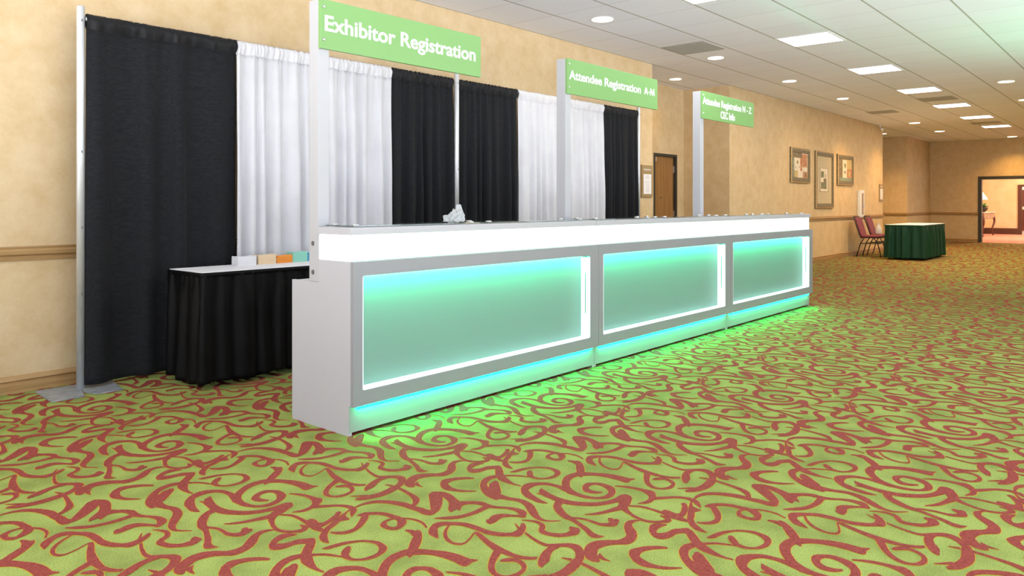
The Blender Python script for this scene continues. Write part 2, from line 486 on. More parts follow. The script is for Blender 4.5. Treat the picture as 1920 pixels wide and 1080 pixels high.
# woven scroll motif of one carpet repeat: left/right edge points (mm on the floor) of every stroke
STROKES = [[2599,1752,2590,1745,2597,1756,2585,1748,2593,1762,2579,1752,2589,1769,2572,1757,2587,1776,2566,1762,2586,1783,2562,1768,2585,1790,2559,1774,2585,1797,2556,1781,2588,1804,2555,1788,2593,1812,2554,1795,2600,1820,2553,1804,2606,1825,2557,1814,2605,1822,2570,1830,2597,1817,2592,1846,2596,1818,2611,1854,2600,1821,2626,1857,2606,1824,2637,1856,2614,1826,2645,1853,2624,1826,2651,1848,2633,1825,2656,1842,2641,1822,2661,1837,2646,1817,2666,1831,2649,1810,2671,1824,2651,1803,2675,1817,2651,1795,2678,1810,2650,1787,2680,1802,2647,1778,2680,1794,2643,1768,2680,1785,2637,1758,2679,1776,2630,1748,2678,1766,2622,1737,2676,1755,2614,1730,2670,1742,2615,1731,2654,1724,2621,1735,2628,1706,2620,1734,2606,1697,2614,1730,2590,1693,2605,1727,2576,1692,2596,1724,2565,1693,2585,1722,2556,1696,2573,1721,2549,1700,2563,1722,2542,1705,2554,1725,2535,1711,2546,1730,2528,1718,2539,1736,2522,1725,2534,1744,2517,1732,2530,1752,2511,1741,2527,1762,2506,1749,2525,1773,2502,1759,2524,1783,2498,1768,2523,1794,2496,1779,2523,1805,2495,1789,2524,1816,2495,1800,2527,1828,2495,1811,2531,1840,2494,1821,2536,1853,2493,1832,2543,1864,2493,1842,2549,1874,2496,1854,2555,1881,2503,1867,2561,1887,2512,1881,2567,1892,2523,1894,2573,1897,2536,1907,2581,1903,2550,1921,2588,1909,2568,1935,2594,1913,2588,1949,2598,1916,2610,1961,2603,1919,2631,1969,2613,1924,2648,1973,2624,1928,2662,1973,2636,1932,2674,1973,2647,1934,2685,1972,2657,1935,2695,1970,2667,1934,2704,1967,2676,1933,2713,1963,2684,1929,2720,1958,2690,1924,2727,1952,2697,1918,2733,1945,2704,1912,2739,1937,2711,1905,2745,1929,2719,1898,2750,1920,2726,1890,2756,1910,2732,1881,2761,1900,2737,1871,2767,1890,2741,1860,2773,1880,2745,1849,2779,1870,2747,1837,2785,1859,2750,1824,2789,1847,2751,1810,2793,1834,2752,1796,2797,1821,2753,1783,2799,1808,2752,1769,2801,1794,2750,1755,2801,1781,2749,1742,2801,1769,2751,1732,2802,1761,2759,1727,2802,1756,2771,1727,2802,1752,2781,1730,2804,1748,2789,1731,2807,1744,2795,1730,2809,1739,2802,1728,2812,1735,2807,1726,2814,1731,2811,1725,2815,1728],
[2675,1910,2688,1948,2684,1913,2698,1954,2697,1918,2710,1962,2715,1926,2722,1969,2736,1937,2727,1973,2756,1950,2730,1975,2773,1963,2736,1980,2787,1974,2743,1987,2799,1985,2753,1994,2810,1996,2764,2002,2821,2008,2774,2010,2831,2021,2783,2016,2840,2035,2787,2018,2842,2046,2790,2019,2839,2051,2793,2022,2834,2053,2795,2027,2831,2054,2797,2034,2829,2058,2800,2041,2828,2062,2802,2047,2827,2067,2804,2054,2826,2072,2806,2059,2823,2076,2806,2065,2819,2080,2806,2072,2816,2084,2806,2077,2813,2087,2806,2081],
[2790,1998,2792,2018,2796,2002,2797,2020,2805,2008,2806,2024,2815,2015,2813,2028,2825,2022,2818,2030,2832,2029,2821,2031,2836,2035,2826,2034,2838,2039,2831,2038,2839,2041,2835,2041],
[2528,1855,2496,1840,2530,1862,2497,1846,2534,1872,2499,1856,2538,1885,2502,1866,2541,1896,2504,1877,2542,1907,2507,1889,2542,1918,2511,1901,2542,1929,2514,1913,2541,1940,2516,1925,2539,1953,2516,1938,2538,1966,2515,1951,2535,1979,2512,1963,2530,1991,2508,1974,2524,2001,2501,1983,2516,2010,2492,1990,2508,2019,2482,1996,2500,2026,2472,2000,2492,2032,2461,2001,2485,2038,2449,2000,2476,2042,2437,1998,2467,2044,2427,1996,2458,2045,2418,1993,2445,2043,2411,1992,2428,2037,2410,1991,2405,2023,2417,1995,2384,2004,2421,1998,2371,1988,2418,1995,2362,1974,2413,1988,2355,1960,2407,1980,2350,1947,2402,1970,2348,1935,2396,1959,2346,1924,2390,1947,2345,1914,2385,1934,2343,1905,2381,1924,2342,1895,2377,1914,2341,1886,2374,1904,2342,1877,2371,1894,2345,1868,2368,1883,2350,1859,2366,1869,2355,1852,2363,1858,2358,1847,2362,1849],
[2435,2047,2428,2043,2435,2055,2427,2050,2434,2067,2425,2060,2435,2080,2422,2071,2437,2092,2421,2082,2441,2104,2420,2091,2446,2116,2419,2100,2452,2128,2418,2109,2459,2142,2419,2120,2467,2157,2419,2131,2475,2172,2420,2143,2484,2186,2423,2158,2490,2194,2432,2177,2494,2198,2448,2200,2500,2204,2466,2219,2511,2214,2480,2232,2521,2225,2491,2243,2525,2230,2503,2253,2531,2236,2512,2259,2545,2252,2508,2252,2555,2271,2505,2244,2555,2280,2508,2246,2551,2285,2510,2252,2545,2289,2510,2259,2539,2293,2509,2265,2534,2297,2505,2271,2527,2303,2499,2276,2520,2309,2492,2280,2512,2313,2484,2284,2502,2315,2475,2285,2491,2316,2464,2285,2480,2317,2453,2285,2472,2319,2442,2287,2464,2323,2433,2290,2458,2327,2424,2294,2452,2333,2417,2299,2449,2338,2412,2305,2448,2344,2409,2312,2449,2350,2409,2321,2450,2354,2412,2333,2446,2347,2424,2353,2440,2342,2445,2372,2445,2344,2461,2382,2453,2347,2476,2389,2460,2351,2489,2393,2467,2353,2499,2393,2476,2355,2506,2390,2485,2356,2513,2386,2494,2356,2518,2381,2504,2355,2524,2375,2514,2352,2529,2366,2524,2349,2533,2358,2530,2347,2536,2353],
[2457,2187,2473,2201,2459,2184,2475,2198,2462,2180,2477,2192,2466,2175,2480,2186,2471,2169,2484,2180,2477,2163,2490,2174,2485,2157,2497,2167,2493,2150,2504,2160,2499,2143,2511,2152,2505,2135,2516,2144,2509,2126,2521,2135,2514,2118,2525,2126,2518,2109,2529,2117,2524,2099,2532,2106,2529,2088,2536,2094,2534,2079,2539,2083,2537,2072,2541,2075],
[2469,2204,2446,2182,2465,2206,2443,2183,2460,2208,2437,2184,2455,2211,2431,2186,2449,2213,2425,2187,2444,2216,2418,2189,2438,2219,2411,2190,2431,2222,2403,2190,2422,2223,2395,2188,2412,2223,2386,2185,2401,2222,2375,2180,2388,2219,2365,2174,2373,2214,2358,2170,2357,2204,2354,2166,2341,2193,2350,2163,2324,2178,2347,2160,2309,2163,2344,2156,2296,2147,2340,2150,2284,2131,2335,2143,2273,2114,2331,2135,2265,2098,2328,2127,2259,2082,2325,2119,2255,2067,2323,2108,2253,2053,2321,2097,2253,2041,2319,2086,2256,2033,2316,2076,2261,2027,2313,2066,2267,2022,2310,2054,2272,2016,2309,2043,2276,2008,2308,2031,2280,1999,2307,2019,2283,1989,2308,2008,2286,1980,2309,1997,2289,1971,2312,1988,2293,1962,2315,1979,2295,1952,2319,1970,2296,1943,2322,1960,2294,1932,2323,1950,2291,1921,2324,1940,2286,1910,2323,1929,2281,1899,2322,1918,2274,1889,2319,1907,2267,1880,2316,1895,2260,1871,2311,1885,2253,1862,2305,1873,2247,1853,2297,1861,2240,1843,2287,1849,2233,1832,2279,1839,2226,1820,2271,1830,2221,1810,2264,1820,2217,1800,2255,1811,2215,1790,2248,1802,2213,1781,2242,1793,2213,1772,2237,1784,2214,1764,2233,1775,2215,1757,2231,1766,2218,1750,2230,1758,2222,1744,2231,1751,2226,1738,2235,1744,2231,1732,2240,1738,2236,1726,2244,1732,2242,1721,2249,1726,2249,1715,2254,1719,2254,1710,2258,1713,2258,1706,2261,1709],
[2393,2168,2406,2165,2387,2165,2406,2162,2379,2163,2406,2156,2373,2161,2403,2147,2369,2162,2395,2135,2366,2162,2385,2124,2359,2158,2377,2116,2348,2149,2372,2110,2335,2139,2368,2106,2323,2128,2363,2101,2312,2117,2357,2094,2301,2105,2351,2088,2290,2093,2345,2082,2280,2080,2339,2075,2270,2068,2332,2068,2262,2055,2325,2061,2254,2041,2321,2058,2251,2029,2317,2057,2254,2022,2310,2053,2259,2020,2303,2046,2262,2020,2298,2040],
[2371,2259,2362,2250,2369,2264,2358,2254,2366,2272,2353,2260,2362,2280,2347,2266,2357,2288,2340,2272,2351,2295,2333,2278,2344,2302,2326,2284,2337,2309,2318,2289,2329,2315,2309,2294,2322,2321,2301,2298,2314,2326,2292,2301,2305,2330,2283,2303,2297,2334,2272,2302,2288,2338,2259,2298,2277,2342,2244,2291,2264,2342,2234,2284,2236,2326,2242,2289,2207,2292,2256,2305,2199,2272,2253,2301,2197,2258,2246,2289,2197,2247,2241,2277,2199,2237,2237,2266,2202,2229,2233,2254,2206,2221,2231,2242,2211,2213,2231,2231,2214,2205,2232,2220,2218,2196,2234,2211,2222,2188,2238,2202,2229,2179,2243,2192,2238,2169,2249,2180,2249,2159,2258,2168,2260,2151,2266,2156,2268,2145,2271,2148],
[2435,1953,2467,1965,2430,1947,2465,1959,2424,1937,2462,1951,2416,1925,2459,1943,2411,1913,2456,1934,2407,1902,2453,1925,2406,1891,2449,1913,2405,1880,2445,1901,2403,1869,2442,1889,2401,1857,2439,1877,2399,1844,2437,1865,2398,1831,2436,1853,2397,1819,2435,1840,2398,1806,2435,1828,2400,1794,2436,1816,2402,1782,2437,1804,2406,1771,2439,1792,2410,1759,2443,1781,2416,1748,2448,1770,2423,1737,2454,1759,2430,1727,2460,1748,2437,1717,2467,1738,2444,1707,2474,1728,2452,1698,2482,1718,2461,1689,2490,1710,2470,1682,2498,1703,2480,1676,2508,1696,2490,1670,2517,1691,2500,1664,2528,1686,2510,1660,2538,1682,2520,1655,2549,1679,2530,1651,2561,1677,2539,1647,2572,1675,2548,1643,2585,1675,2555,1638,2598,1676,2562,1634,2612,1676,2567,1631,2623,1675,2573,1629,2631,1672,2578,1627,2636,1667,2583,1626,2639,1662,2587,1625,2640,1655,2591,1623,2638,1646,2594,1620,2632,1636,2597,1616,2627,1628,2598,1613,2623,1623],
[2626,1666,2631,1641,2620,1665,2626,1635,2612,1665,2617,1627,2604,1664,2605,1618,2598,1664,2592,1609,2590,1661,2579,1603,2582,1657,2565,1597,2574,1653,2550,1593,2566,1648,2536,1589,2556,1643,2524,1588,2544,1636,2512,1589,2533,1630,2502,1591,2523,1625,2492,1593,2515,1624,2483,1596,2507,1624,2476,1599,2499,1626,2470,1602,2489,1628,2462,1606,2476,1630,2452,1610,2461,1633,2439,1615,2447,1637,2427,1620,2435,1640,2416,1625,2425,1644,2407,1630,2416,1648,2399,1634,2408,1652,2392,1640,2400,1656,2385,1645,2390,1661,2378,1652,2381,1667,2372,1660,2373,1672,2367,1668,2367,1676,2363,1673],
[2528,1628,2571,1612,2524,1624,2565,1608,2516,1616,2557,1603,2506,1605,2549,1600,2497,1594,2542,1595,2491,1584,2534,1589,2486,1574,2523,1580,2482,1564,2512,1570,2478,1553,2503,1560,2474,1542,2496,1549,2469,1531,2489,1537,2464,1519,2484,1526,2461,1507,2480,1514,2459,1497,2477,1504,2457,1486,2475,1494,2457,1476,2474,1484,2458,1466,2475,1474,2460,1456,2477,1465,2464,1447,2481,1455,2469,1438,2485,1446,2473,1430,2490,1439,2479,1423,2496,1433,2484,1417,2503,1428,2490,1412,2510,1425,2495,1407,2517,1422,2500,1403,2526,1421,2505,1398,2535,1421,2512,1395,2541,1421,2530,1397,2534,1420,2553,1413,2519,1410,2557,1421,2521,1411,2556,1427,2526,1417,2554,1432,2530,1423,2553,1438,2534,1430,2550,1444,2536,1438,2547,1450,2538,1446,2546,1453,2540,1451],
[2469,1484,2464,1480,2467,1486,2461,1482,2464,1488,2457,1484,2460,1492,2453,1487,2456,1495,2447,1489,2453,1499,2442,1491,2449,1503,2436,1493,2445,1507,2429,1494,2440,1510,2421,1494,2435,1514,2412,1492,2428,1517,2402,1488,2418,1519,2394,1485,2401,1516,2393,1482,2381,1508,2396,1482,2365,1498,2394,1481,2353,1489,2389,1476,2341,1479,2384,1471,2328,1468,2380,1466,2317,1458,2374,1458,2313,1455,2361,1444,2318,1459,2336,1426,2323,1461,2311,1415,2320,1459,2292,1411,2313,1456,2276,1410,2305,1454,2263,1412,2296,1453,2253,1417,2285,1453,2247,1423,2274,1455,2241,1431,2265,1458,2235,1437,2257,1463,2228,1444,2251,1470,2221,1450,2245,1478,2214,1456,2238,1486,2205,1461,2231,1493,2195,1465,2223,1500,2184,1468,2215,1507,2172,1470,2205,1513,2162,1471,2194,1517,2151,1469,2182,1519,2142,1466,2168,1520,2134,1463,2149,1516,2134,1461,2124,1505,2141,1464,2104,1491,2147,1466,2091,1480,2146,1465,2083,1471,2142,1462,2076,1461,2138,1460,2073,1451,2133,1458,2072,1443,2126,1453,2072,1436,2119,1448,2074,1429,2112,1442,2077,1424,2105,1434,2081,1419,2098,1426,2084,1416,2094,1420],
[2105,1441,2138,1451,2105,1436,2135,1445,2104,1430,2130,1437,2104,1422,2124,1429,2104,1415,2120,1421,2105,1408,2117,1413,2107,1401,2115,1405,2109,1395,2114,1397,2110,1390,2112,1391],
[2684,1747,2690,1750,2687,1739,2695,1744,2692,1728,2702,1734,2697,1715,2710,1723,2701,1704,2717,1713,2704,1693,2721,1702,2707,1682,2725,1691,2710,1670,2728,1680,2711,1659,2730,1669,2711,1648,2732,1658,2710,1637,2734,1648,2707,1625,2735,1638,2703,1614,2736,1628,2696,1602,2738,1619,2687,1589,2742,1610,2678,1580,2742,1599,2675,1578,2732,1583,2681,1583,2708,1565,2683,1583,2684,1553,2677,1579,2666,1548,2670,1575,2652,1545,2662,1571,2640,1544,2654,1569,2629,1544,2645,1567,2621,1546,2635,1567,2613,1550,2623,1568,2605,1555,2611,1572,2598,1563,2600,1576,2591,1570,2592,1578,2586,1574],
[2658,1552,2687,1569,2664,1547,2691,1563,2673,1540,2698,1555,2684,1532,2706,1546,2694,1524,2715,1537,2704,1516,2724,1528,2715,1508,2734,1519,2726,1500,2744,1510,2734,1491,2752,1501,2741,1482,2759,1492,2746,1473,2765,1482,2750,1463,2769,1473,2752,1454,2772,1463,2751,1445,2775,1455,2749,1437,2776,1447,2746,1429,2775,1439,2742,1421,2774,1431,2738,1414,2772,1423,2733,1407,2769,1416,2728,1401,2765,1408,2724,1395,2758,1400,2720,1389,2747,1391,2716,1381,2733,1382,2712,1374,2721,1374,2709,1369,2713,1369],
[2779,1437,2773,1429,2771,1435,2765,1427,2760,1433,2755,1425,2747,1430,2743,1422,2732,1426,2732,1418,2717,1420,2721,1411,2700,1414,2709,1403,2684,1408,2696,1395,2668,1401,2683,1386,2653,1394,2671,1378,2638,1387,2658,1370,2625,1381,2645,1362,2616,1376,2630,1354,2610,1374,2615,1347,2602,1370,2604,1344,2587,1363,2600,1343,2572,1353,2598,1342,2558,1343,2591,1338,2546,1333,2582,1331,2535,1323,2573,1323,2527,1312,2566,1316,2521,1303,2560,1310,2517,1294,2554,1303,2515,1286,2549,1295,2514,1278,2544,1287,2514,1270,2538,1277,2516,1261,2532,1266,2518,1254,2527,1257,2520,1249,2523,1250],
[2652,1392,2708,1412,2652,1389,2707,1408,2651,1383,2705,1403,2652,1377,2703,1397,2656,1371,2701,1390,2663,1366,2698,1382,2673,1362,2696,1373,2683,1358,2694,1364,2689,1356,2692,1357],
[2696,1447,2703,1449,2691,1442,2706,1447,2684,1435,2711,1444,2676,1430,2713,1438,2672,1429,2707,1427,2669,1428,2693,1417,2663,1426,2679,1408,2656,1422,2663,1400,2649,1419,2648,1393,2639,1415,2632,1388,2628,1411,2616,1383,2619,1409,2599,1380,2614,1407,2583,1379,2611,1407,2573,1382,2606,1409,2567,1387,2603,1412,2564,1393,2600,1416,2562,1399,2600,1421,2562,1407,2602,1428,2563,1415,2604,1437,2564,1422,2606,1444,2566,1429,2606,1451,2567,1435,2605,1457,2568,1442,2604,1463,2570,1448,2601,1468,2571,1451,2593,1469,2571,1454,2584,1468,2571,1456,2577,1466,2569,1458,2573,1465,2567,1460],
[2541,1588,2550,1594,2545,1582,2555,1588,2551,1572,2562,1579,2557,1562,2570,1569,2562,1551,2576,1559,2564,1541,2579,1548,2566,1530,2581,1537,2566,1519,2582,1526,2567,1508,2582,1515,2566,1496,2582,1503,2565,1483,2582,1490,2564,1471,2581,1478,2562,1459,2581,1467,2560,1448,2580,1456,2557,1437,2580,1446,2554,1427,2579,1436,2552,1416,2579,1427,2551,1406,2580,1418,2551,1397,2581,1410,2551,1388,2583,1401,2551,1379,2583,1392,2552,1370,2582,1381,2554,1360,2580,1371,2556,1352,2578,1360,2557,1345,2577,1352,2558,1340,2576,1347,2560,1336,2576,1343,2560,1334,2576,1340,2561,1332,2576,1338],
[2761,1425,2767,1433,2769,1426,2776,1435,2780,1427,2790,1438,2792,1427,2806,1440,2803,1427,2821,1441,2812,1425,2834,1440,2823,1422,2845,1437,2833,1418,2857,1433,2842,1413,2867,1427,2851,1406,2877,1420,2859,1398,2885,1411,2867,1389,2893,1401,2873,1379,2900,1392,2879,1370,2907,1382,2884,1359,2913,1372,2887,1349,2918,1362,2891,1338,2923,1351,2894,1328,2927,1341,2896,1318,2930,1331,2898,1308,2933,1321,2900,1298,2935,1311,2901,1287,2935,1299,2902,1277,2935,1288,2902,1266,2934,1276,2903,1255,2935,1266,2904,1245,2936,1256,2905,1235,2938,1246,2906,1225,2940,1237,2906,1217,2942,1228,2905,1208,2942,1219,2904,1200,2941,1211,2903,1191,2941,1203,2903,1183,2943,1196,2905,1174,2947,1189,2907,1165,2953,1182,2912,1157,2959,1178,2925,1152,2958,1178,2963,1161,2936,1173,2983,1172,2934,1174,2997,1182,2940,1180,3010,1193,2948,1188,3024,1204,2956,1198,3038,1217,2965,1209,3052,1231,2975,1221,3064,1244,2985,1232,3074,1256,2994,1243,3083,1268,3003,1254,3091,1280,3011,1264,3095,1291,3018,1272,3094,1301,3026,1282,3089,1309,3034,1292,3082,1315,3042,1303,3077,1315,3052,1312,3060,1309,3077,1321,3064,1308,3083,1318,3070,1305,3088,1313,3073,1300,3093,1308,3074,1294,3097,1302,3074,1285,3103,1295,3072,1276,3107,1288,3070,1266,3110,1279,3069,1257,3111,1270,3068,1247,3111,1260,3066,1237,3110,1250,3063,1227,3108,1239,3059,1216,3105,1228,3054,1205,3101,1216,3048,1194,3097,1205,3041,1184,3092,1194,3030,1173,3088,1183,3017,1162,3084,1172,3005,1151,3080,1162,2995,1142,3074,1153,2990,1133,3065,1144,2987,1126,3054,1135,2986,1120,3044,1127,2985,1116,3036,1122],
[2081,2056,2090,2103,2088,2061,2097,2106,2098,2068,2108,2113,2106,2074,2123,2120,2111,2078,2137,2124,2116,2081,2147,2122,2124,2083,2153,2117,2132,2083,2158,2111,2140,2082,2162,2105,2148,2078,2168,2099,2155,2073,2175,2093,2161,2067,2181,2086,2166,2060,2187,2079,2170,2051,2192,2070,2172,2041,2197,2061,2173,2030,2201,2052,2174,2022,2203,2043,2174,2016,2203,2035,2173,2011,2202,2028,2173,2004,2201,2023,2173,1997,2201,2017,2176,1990,2201,2009,2180,1983,2202,2000,2185,1976,2203,1991,2190,1968,2206,1982,2195,1960,2210,1973,2202,1952,2215,1963,2208,1943,2221,1954,2212,1933,2227,1945,2215,1923,2232,1936,2217,1912,2237,1926,2218,1901,2241,1917,2216,1890,2244,1907,2211,1876,2245,1895,2204,1861,2246,1882,2196,1850,2245,1868,2198,1852,2234,1849,2223,1868,2199,1827,2220,1864,2190,1832,2209,1861,2188,1840,2201,1860,2186,1847,2195,1864,2183,1853,2191,1870,2178,1860,2187,1877,2173,1866,2183,1885,2168,1872,2179,1893,2161,1878,2174,1902,2154,1884,2169,1910,2146,1889,2162,1918,2137,1892,2155,1923,2127,1891,2147,1928,2116,1889,2138,1930,2105,1886,2130,1932,2096,1884,2120,1930,2090,1884,2110,1927,2083,1884,2103,1924,2076,1884,2100,1921,2068,1887,2098,1920,2066,1895,2094,1920,2069,1904,2092,1923,2073,1911,2090,1925,2075,1916],
[2193,2023,2170,1991,2183,2022,2162,1990,2170,2019,2149,1990,2155,2017,2135,1989,2141,2016,2121,1989,2128,2015,2109,1990,2115,2015,2097,1991,2102,2016,2085,1993,2090,2017,2073,1996,2078,2019,2062,1999,2067,2022,2050,2002,2056,2025,2039,2005,2046,2029,2029,2010,2036,2035,2019,2016,2027,2043,2009,2023,2018,2050,2000,2031,2008,2057,1992,2039,1999,2064,1984,2049,1988,2071,1978,2060,1979,2077,1972,2070,1972,2082,1968,2077],
[2575,1317,2582,1320,2575,1313,2584,1317,2575,1309,2586,1313,2576,1303,2589,1309,2578,1297,2594,1304,2581,1290,2599,1299,2586,1283,2605,1293,2591,1276,2613,1287,2597,1270,2621,1284,2604,1265,2630,1282,2612,1261,2641,1281,2622,1258,2650,1282,2636,1257,2656,1284,2654,1261,2658,1285,2672,1267,2662,1287,2688,1275,2668,1290,2704,1283,2674,1294,2718,1293,2682,1299,2732,1303,2691,1306,2744,1313,2701,1314,2753,1322,2711,1322,2761,1330,2720,1329,2769,1338,2726,1334,2775,1347,2731,1337,2776,1356,2734,1340,2769,1362,2736,1346,2757,1365,2735,1353,2745,1366,2732,1359,2737,1367,2731,1364],
[2739,1351,2765,1365,2746,1346,2772,1360,2757,1339,2782,1352,2769,1330,2793,1342,2778,1322,2801,1333,2785,1314,2808,1324,2790,1305,2813,1315,2794,1297,2817,1306,2797,1288,2821,1297,2799,1278,2823,1287,2800,1269,2824,1277,2800,1259,2825,1268,2800,1250,2826,1258,2801,1241,2827,1250,2802,1232,2829,1241,2802,1223,2830,1232,2800,1215,2830,1223,2794,1205,2830,1214,2785,1195,2829,1205,2777,1186,2827,1195,2770,1179,2823,1187,2765,1174,2816,1178,2762,1170,2806,1169,2766,1172,2788,1159,2781,1175,2759,1151,2779,1174,2745,1153,2769,1175,2739,1159,2759,1177,2733,1165,2751,1181,2730,1172,2748,1187,2727,1179,2747,1194,2726,1187,2748,1202,2726,1195,2750,1210,2726,1203,2754,1218,2726,1211,2760,1226,2727,1219,2766,1232,2731,1228,2766,1233,2742,1238,2760,1230,2765,1248,2764,1232,2780,1249,2774,1234,2790,1248,2783,1235,2798,1246,2790,1235,2805,1243,2796,1232,2810,1239,2802,1229,2814,1235,2806,1227,2817,1233],
[2807,1226,2818,1231,2812,1220,2823,1225,2819,1211,2831,1216,2827,1201,2838,1206,2833,1192,2845,1196,2837,1183,2849,1187,2840,1175,2852,1179,2842,1166,2854,1170,2843,1158,2855,1161,2844,1149,2856,1153,2844,1140,2856,1144,2843,1132,2855,1135,2841,1123,2853,1125,2838,1112,2849,1115,2833,1101,2843,1103,2828,1091,2838,1093,2825,1084,2835,1086],
[2843,1947,2839,1945,2849,1954,2839,1949,2858,1964,2838,1956,2868,1976,2839,1964,2877,1987,2839,1972,2888,1999,2840,1980,2899,2011,2841,1989,2906,2016,2847,2003,2894,2005,2875,2029,2879,1998,2910,2046,2885,2003,2926,2047,2898,2008,2936,2043,2910,2011,2944,2038,2920,2010,2950,2032,2929,2006,2956,2025,2937,1999,2962,2016,2945,1992,2968,2007,2953,1984,2975,1998,2960,1974,2983,1989,2966,1963,2990,1978,2971,1951,2996,1966,2973,1939,3000,1954,2975,1925,3002,1940,2975,1911,3003,1926,2976,1897,3004,1912,2976,1883,3004,1897,2976,1869,3003,1883,2976,1854,3003,1868,2977,1841,3004,1855,2980,1828,3007,1842,2984,1816,3010,1830,2989,1805,3015,1819,2994,1794,3020,1809,3000,1785,3025,1800,3007,1777,3030,1791,3014,1770,3037,1784,3020,1763,3046,1779,3025,1755,3060,1778,3029,1747,3076,1780,3036,1740,3090,1783,3052,1739,3094,1785,3085,1751,3079,1780,3110,1767,3074,1776,3121,1778,3081,1779,3127,1785,3090,1784,3132,1792,3098,1788,3133,1798,3106,1792,3131,1802,3115,1798,3130,1804,3122,1802],
[2946,2000,2946,1993,2937,1996,2936,1987,2923,1989,2924,1979,2906,1980,2911,1971,2889,1968,2903,1964,2876,1957,2896,1958,2866,1945,2887,1949,2857,1933,2879,1940,2851,1922,2872,1930,2846,1910,2865,1918,2843,1898,2860,1906,2842,1886,2856,1893,2842,1876,2854,1883,2844,1866,2856,1873,2848,1857,2860,1864,2853,1849,2866,1858,2861,1845,2873,1854,2871,1844,2881,1854,2883,1846,2891,1856,2896,1850,2903,1860,2908,1854,2914,1864,2922,1860,2925,1869,2936,1867,2937,1875,2946,1872,2951,1881,2951,1873,2962,1883,2952,1871,2968,1881,2950,1866,2970,1876,2946,1858,2969,1869,2942,1848,2967,1859,2936,1835,2963,1846,2929,1819,2957,1830,2922,1802,2951,1814,2916,1786,2946,1799,2911,1772,2942,1785,2906,1758,2940,1772,2902,1744,2937,1760,2899,1731,2935,1747,2898,1719,2933,1735,2899,1708,2931,1723,2899,1697,2929,1711,2900,1686,2928,1699,2901,1676,2927,1688,2901,1665,2926,1676,2903,1655,2925,1665,2904,1645,2926,1655,2907,1635,2928,1645,2910,1626,2930,1636,2914,1617,2934,1627,2918,1609,2938,1619,2924,1601,2942,1611,2931,1594,2948,1603,2938,1588,2954,1597,2943,1584,2958,1592],
[3110,1822,3114,1824,3106,1816,3112,1818,3099,1807,3108,1810,3093,1798,3104,1802,3088,1791,3100,1795,3084,1785,3097,1789,3081,1781,3094,1785,3079,1778,3091,1781,3077,1775,3089,1779],
[2921,1745,2919,1710,2909,1739,2907,1704,2891,1730,2890,1698,2869,1718,2875,1691,2848,1706,2862,1685,2830,1694,2851,1679,2814,1682,2840,1673,2799,1670,2831,1667,2787,1657,2822,1661,2778,1645,2813,1653,2773,1634,2804,1643,2769,1624,2796,1633,2768,1614,2790,1623,2769,1605,2788,1614,2771,1597,2787,1604,2775,1588,2789,1596,2779,1581,2793,1589,2784,1574,2800,1583,2791,1567,2809,1579,2798,1562,2819,1576,2807,1558,2829,1574,2817,1555,2839,1574,2830,1555,2850,1576,2843,1557,2858,1578,2860,1562,2860,1578,2878,1572,2859,1577,2888,1582,2862,1579,2895,1591,2868,1585,2899,1599,2873,1591,2902,1608,2878,1599,2905,1617,2882,1608,2906,1626,2884,1617,2905,1635,2884,1625,2903,1642,2881,1631,2899,1650,2876,1637,2894,1656,2870,1642,2889,1661,2865,1647,2882,1665,2861,1652,2875,1668,2857,1657,2867,1670,2854,1662,2863,1672,2852,1665],
[3068,1739,3080,1744,3064,1729,3077,1734,3058,1714,3072,1719,3052,1697,3066,1702,3047,1681,3062,1687,3043,1666,3059,1672,3040,1651,3055,1657,3038,1636,3054,1643,3038,1623,3055,1630,3043,1611,3060,1620,3050,1602,3069,1612,3057,1593,3078,1604,3064,1584,3087,1596,3071,1576,3094,1588,3077,1568,3102,1581,3082,1561,3109,1573,3084,1552,3114,1565,3083,1543,3117,1557,3080,1533,3119,1548,3074,1524,3119,1538,3066,1515,3115,1527,3056,1506,3107,1514,3044,1498,3095,1500,3034,1492,3077,1485,3031,1491,3051,1468,3031,1492,3019,1455,3024,1491,2992,1446,3012,1490,2969,1442,2998,1487,2949,1439,2982,1484,2931,1439,2964,1481,2914,1440,2946,1479,2899,1443,2930,1478,2885,1447,2916,1480,2872,1451,2902,1482,2860,1456,2890,1486,2849,1461,2878,1489,2841,1467,2865,1492,2833,1474,2853,1496,2828,1481,2842,1499,2823,1488,2834,1501,2820,1493],
[3083,1590,3062,1578,3080,1594,3056,1579,3076,1598,3047,1580,3070,1603,3036,1580,3061,1607,3026,1579,3049,1608,3016,1575,3035,1608,3005,1570,3019,1606,2994,1566,3001,1602,2989,1562,2981,1595,2988,1560,2961,1586,2987,1559,2943,1576,2986,1557,2927,1565,2986,1558,2914,1553,2984,1558,2910,1544,2976,1554,2909,1538,2967,1548,2909,1535,2959,1544],
[3009,1453,3025,1459,3007,1441,3024,1447,3005,1424,3022,1430,3001,1405,3020,1411,2998,1388,3017,1395,2994,1374,3015,1381,2990,1360,3013,1367,2986,1347,3011,1355,2980,1335,3009,1343,2973,1323,3006,1332,2966,1312,3003,1321,2958,1303,2999,1311,2951,1295,2993,1302,2945,1290,2984,1292,2940,1287,2973,1284,2934,1283,2964,1278,2926,1277,2957,1274,2921,1272,2949,1270,2918,1268,2940,1266,2916,1264,2932,1263,2914,1262,2926,1260],
[3004,1528,3008,1529,3005,1520,3011,1523,3006,1508,3016,1513,3007,1497,3021,1503,3008,1489,3024,1496],
[2831,1535,2835,1537,2835,1530,2840,1533,2840,1522,2848,1526,2846,1514,2856,1519,2851,1506,2864,1513,2857,1499,2871,1507,2862,1493,2878,1501,2867,1487,2883,1496,2870,1483,2888,1493],
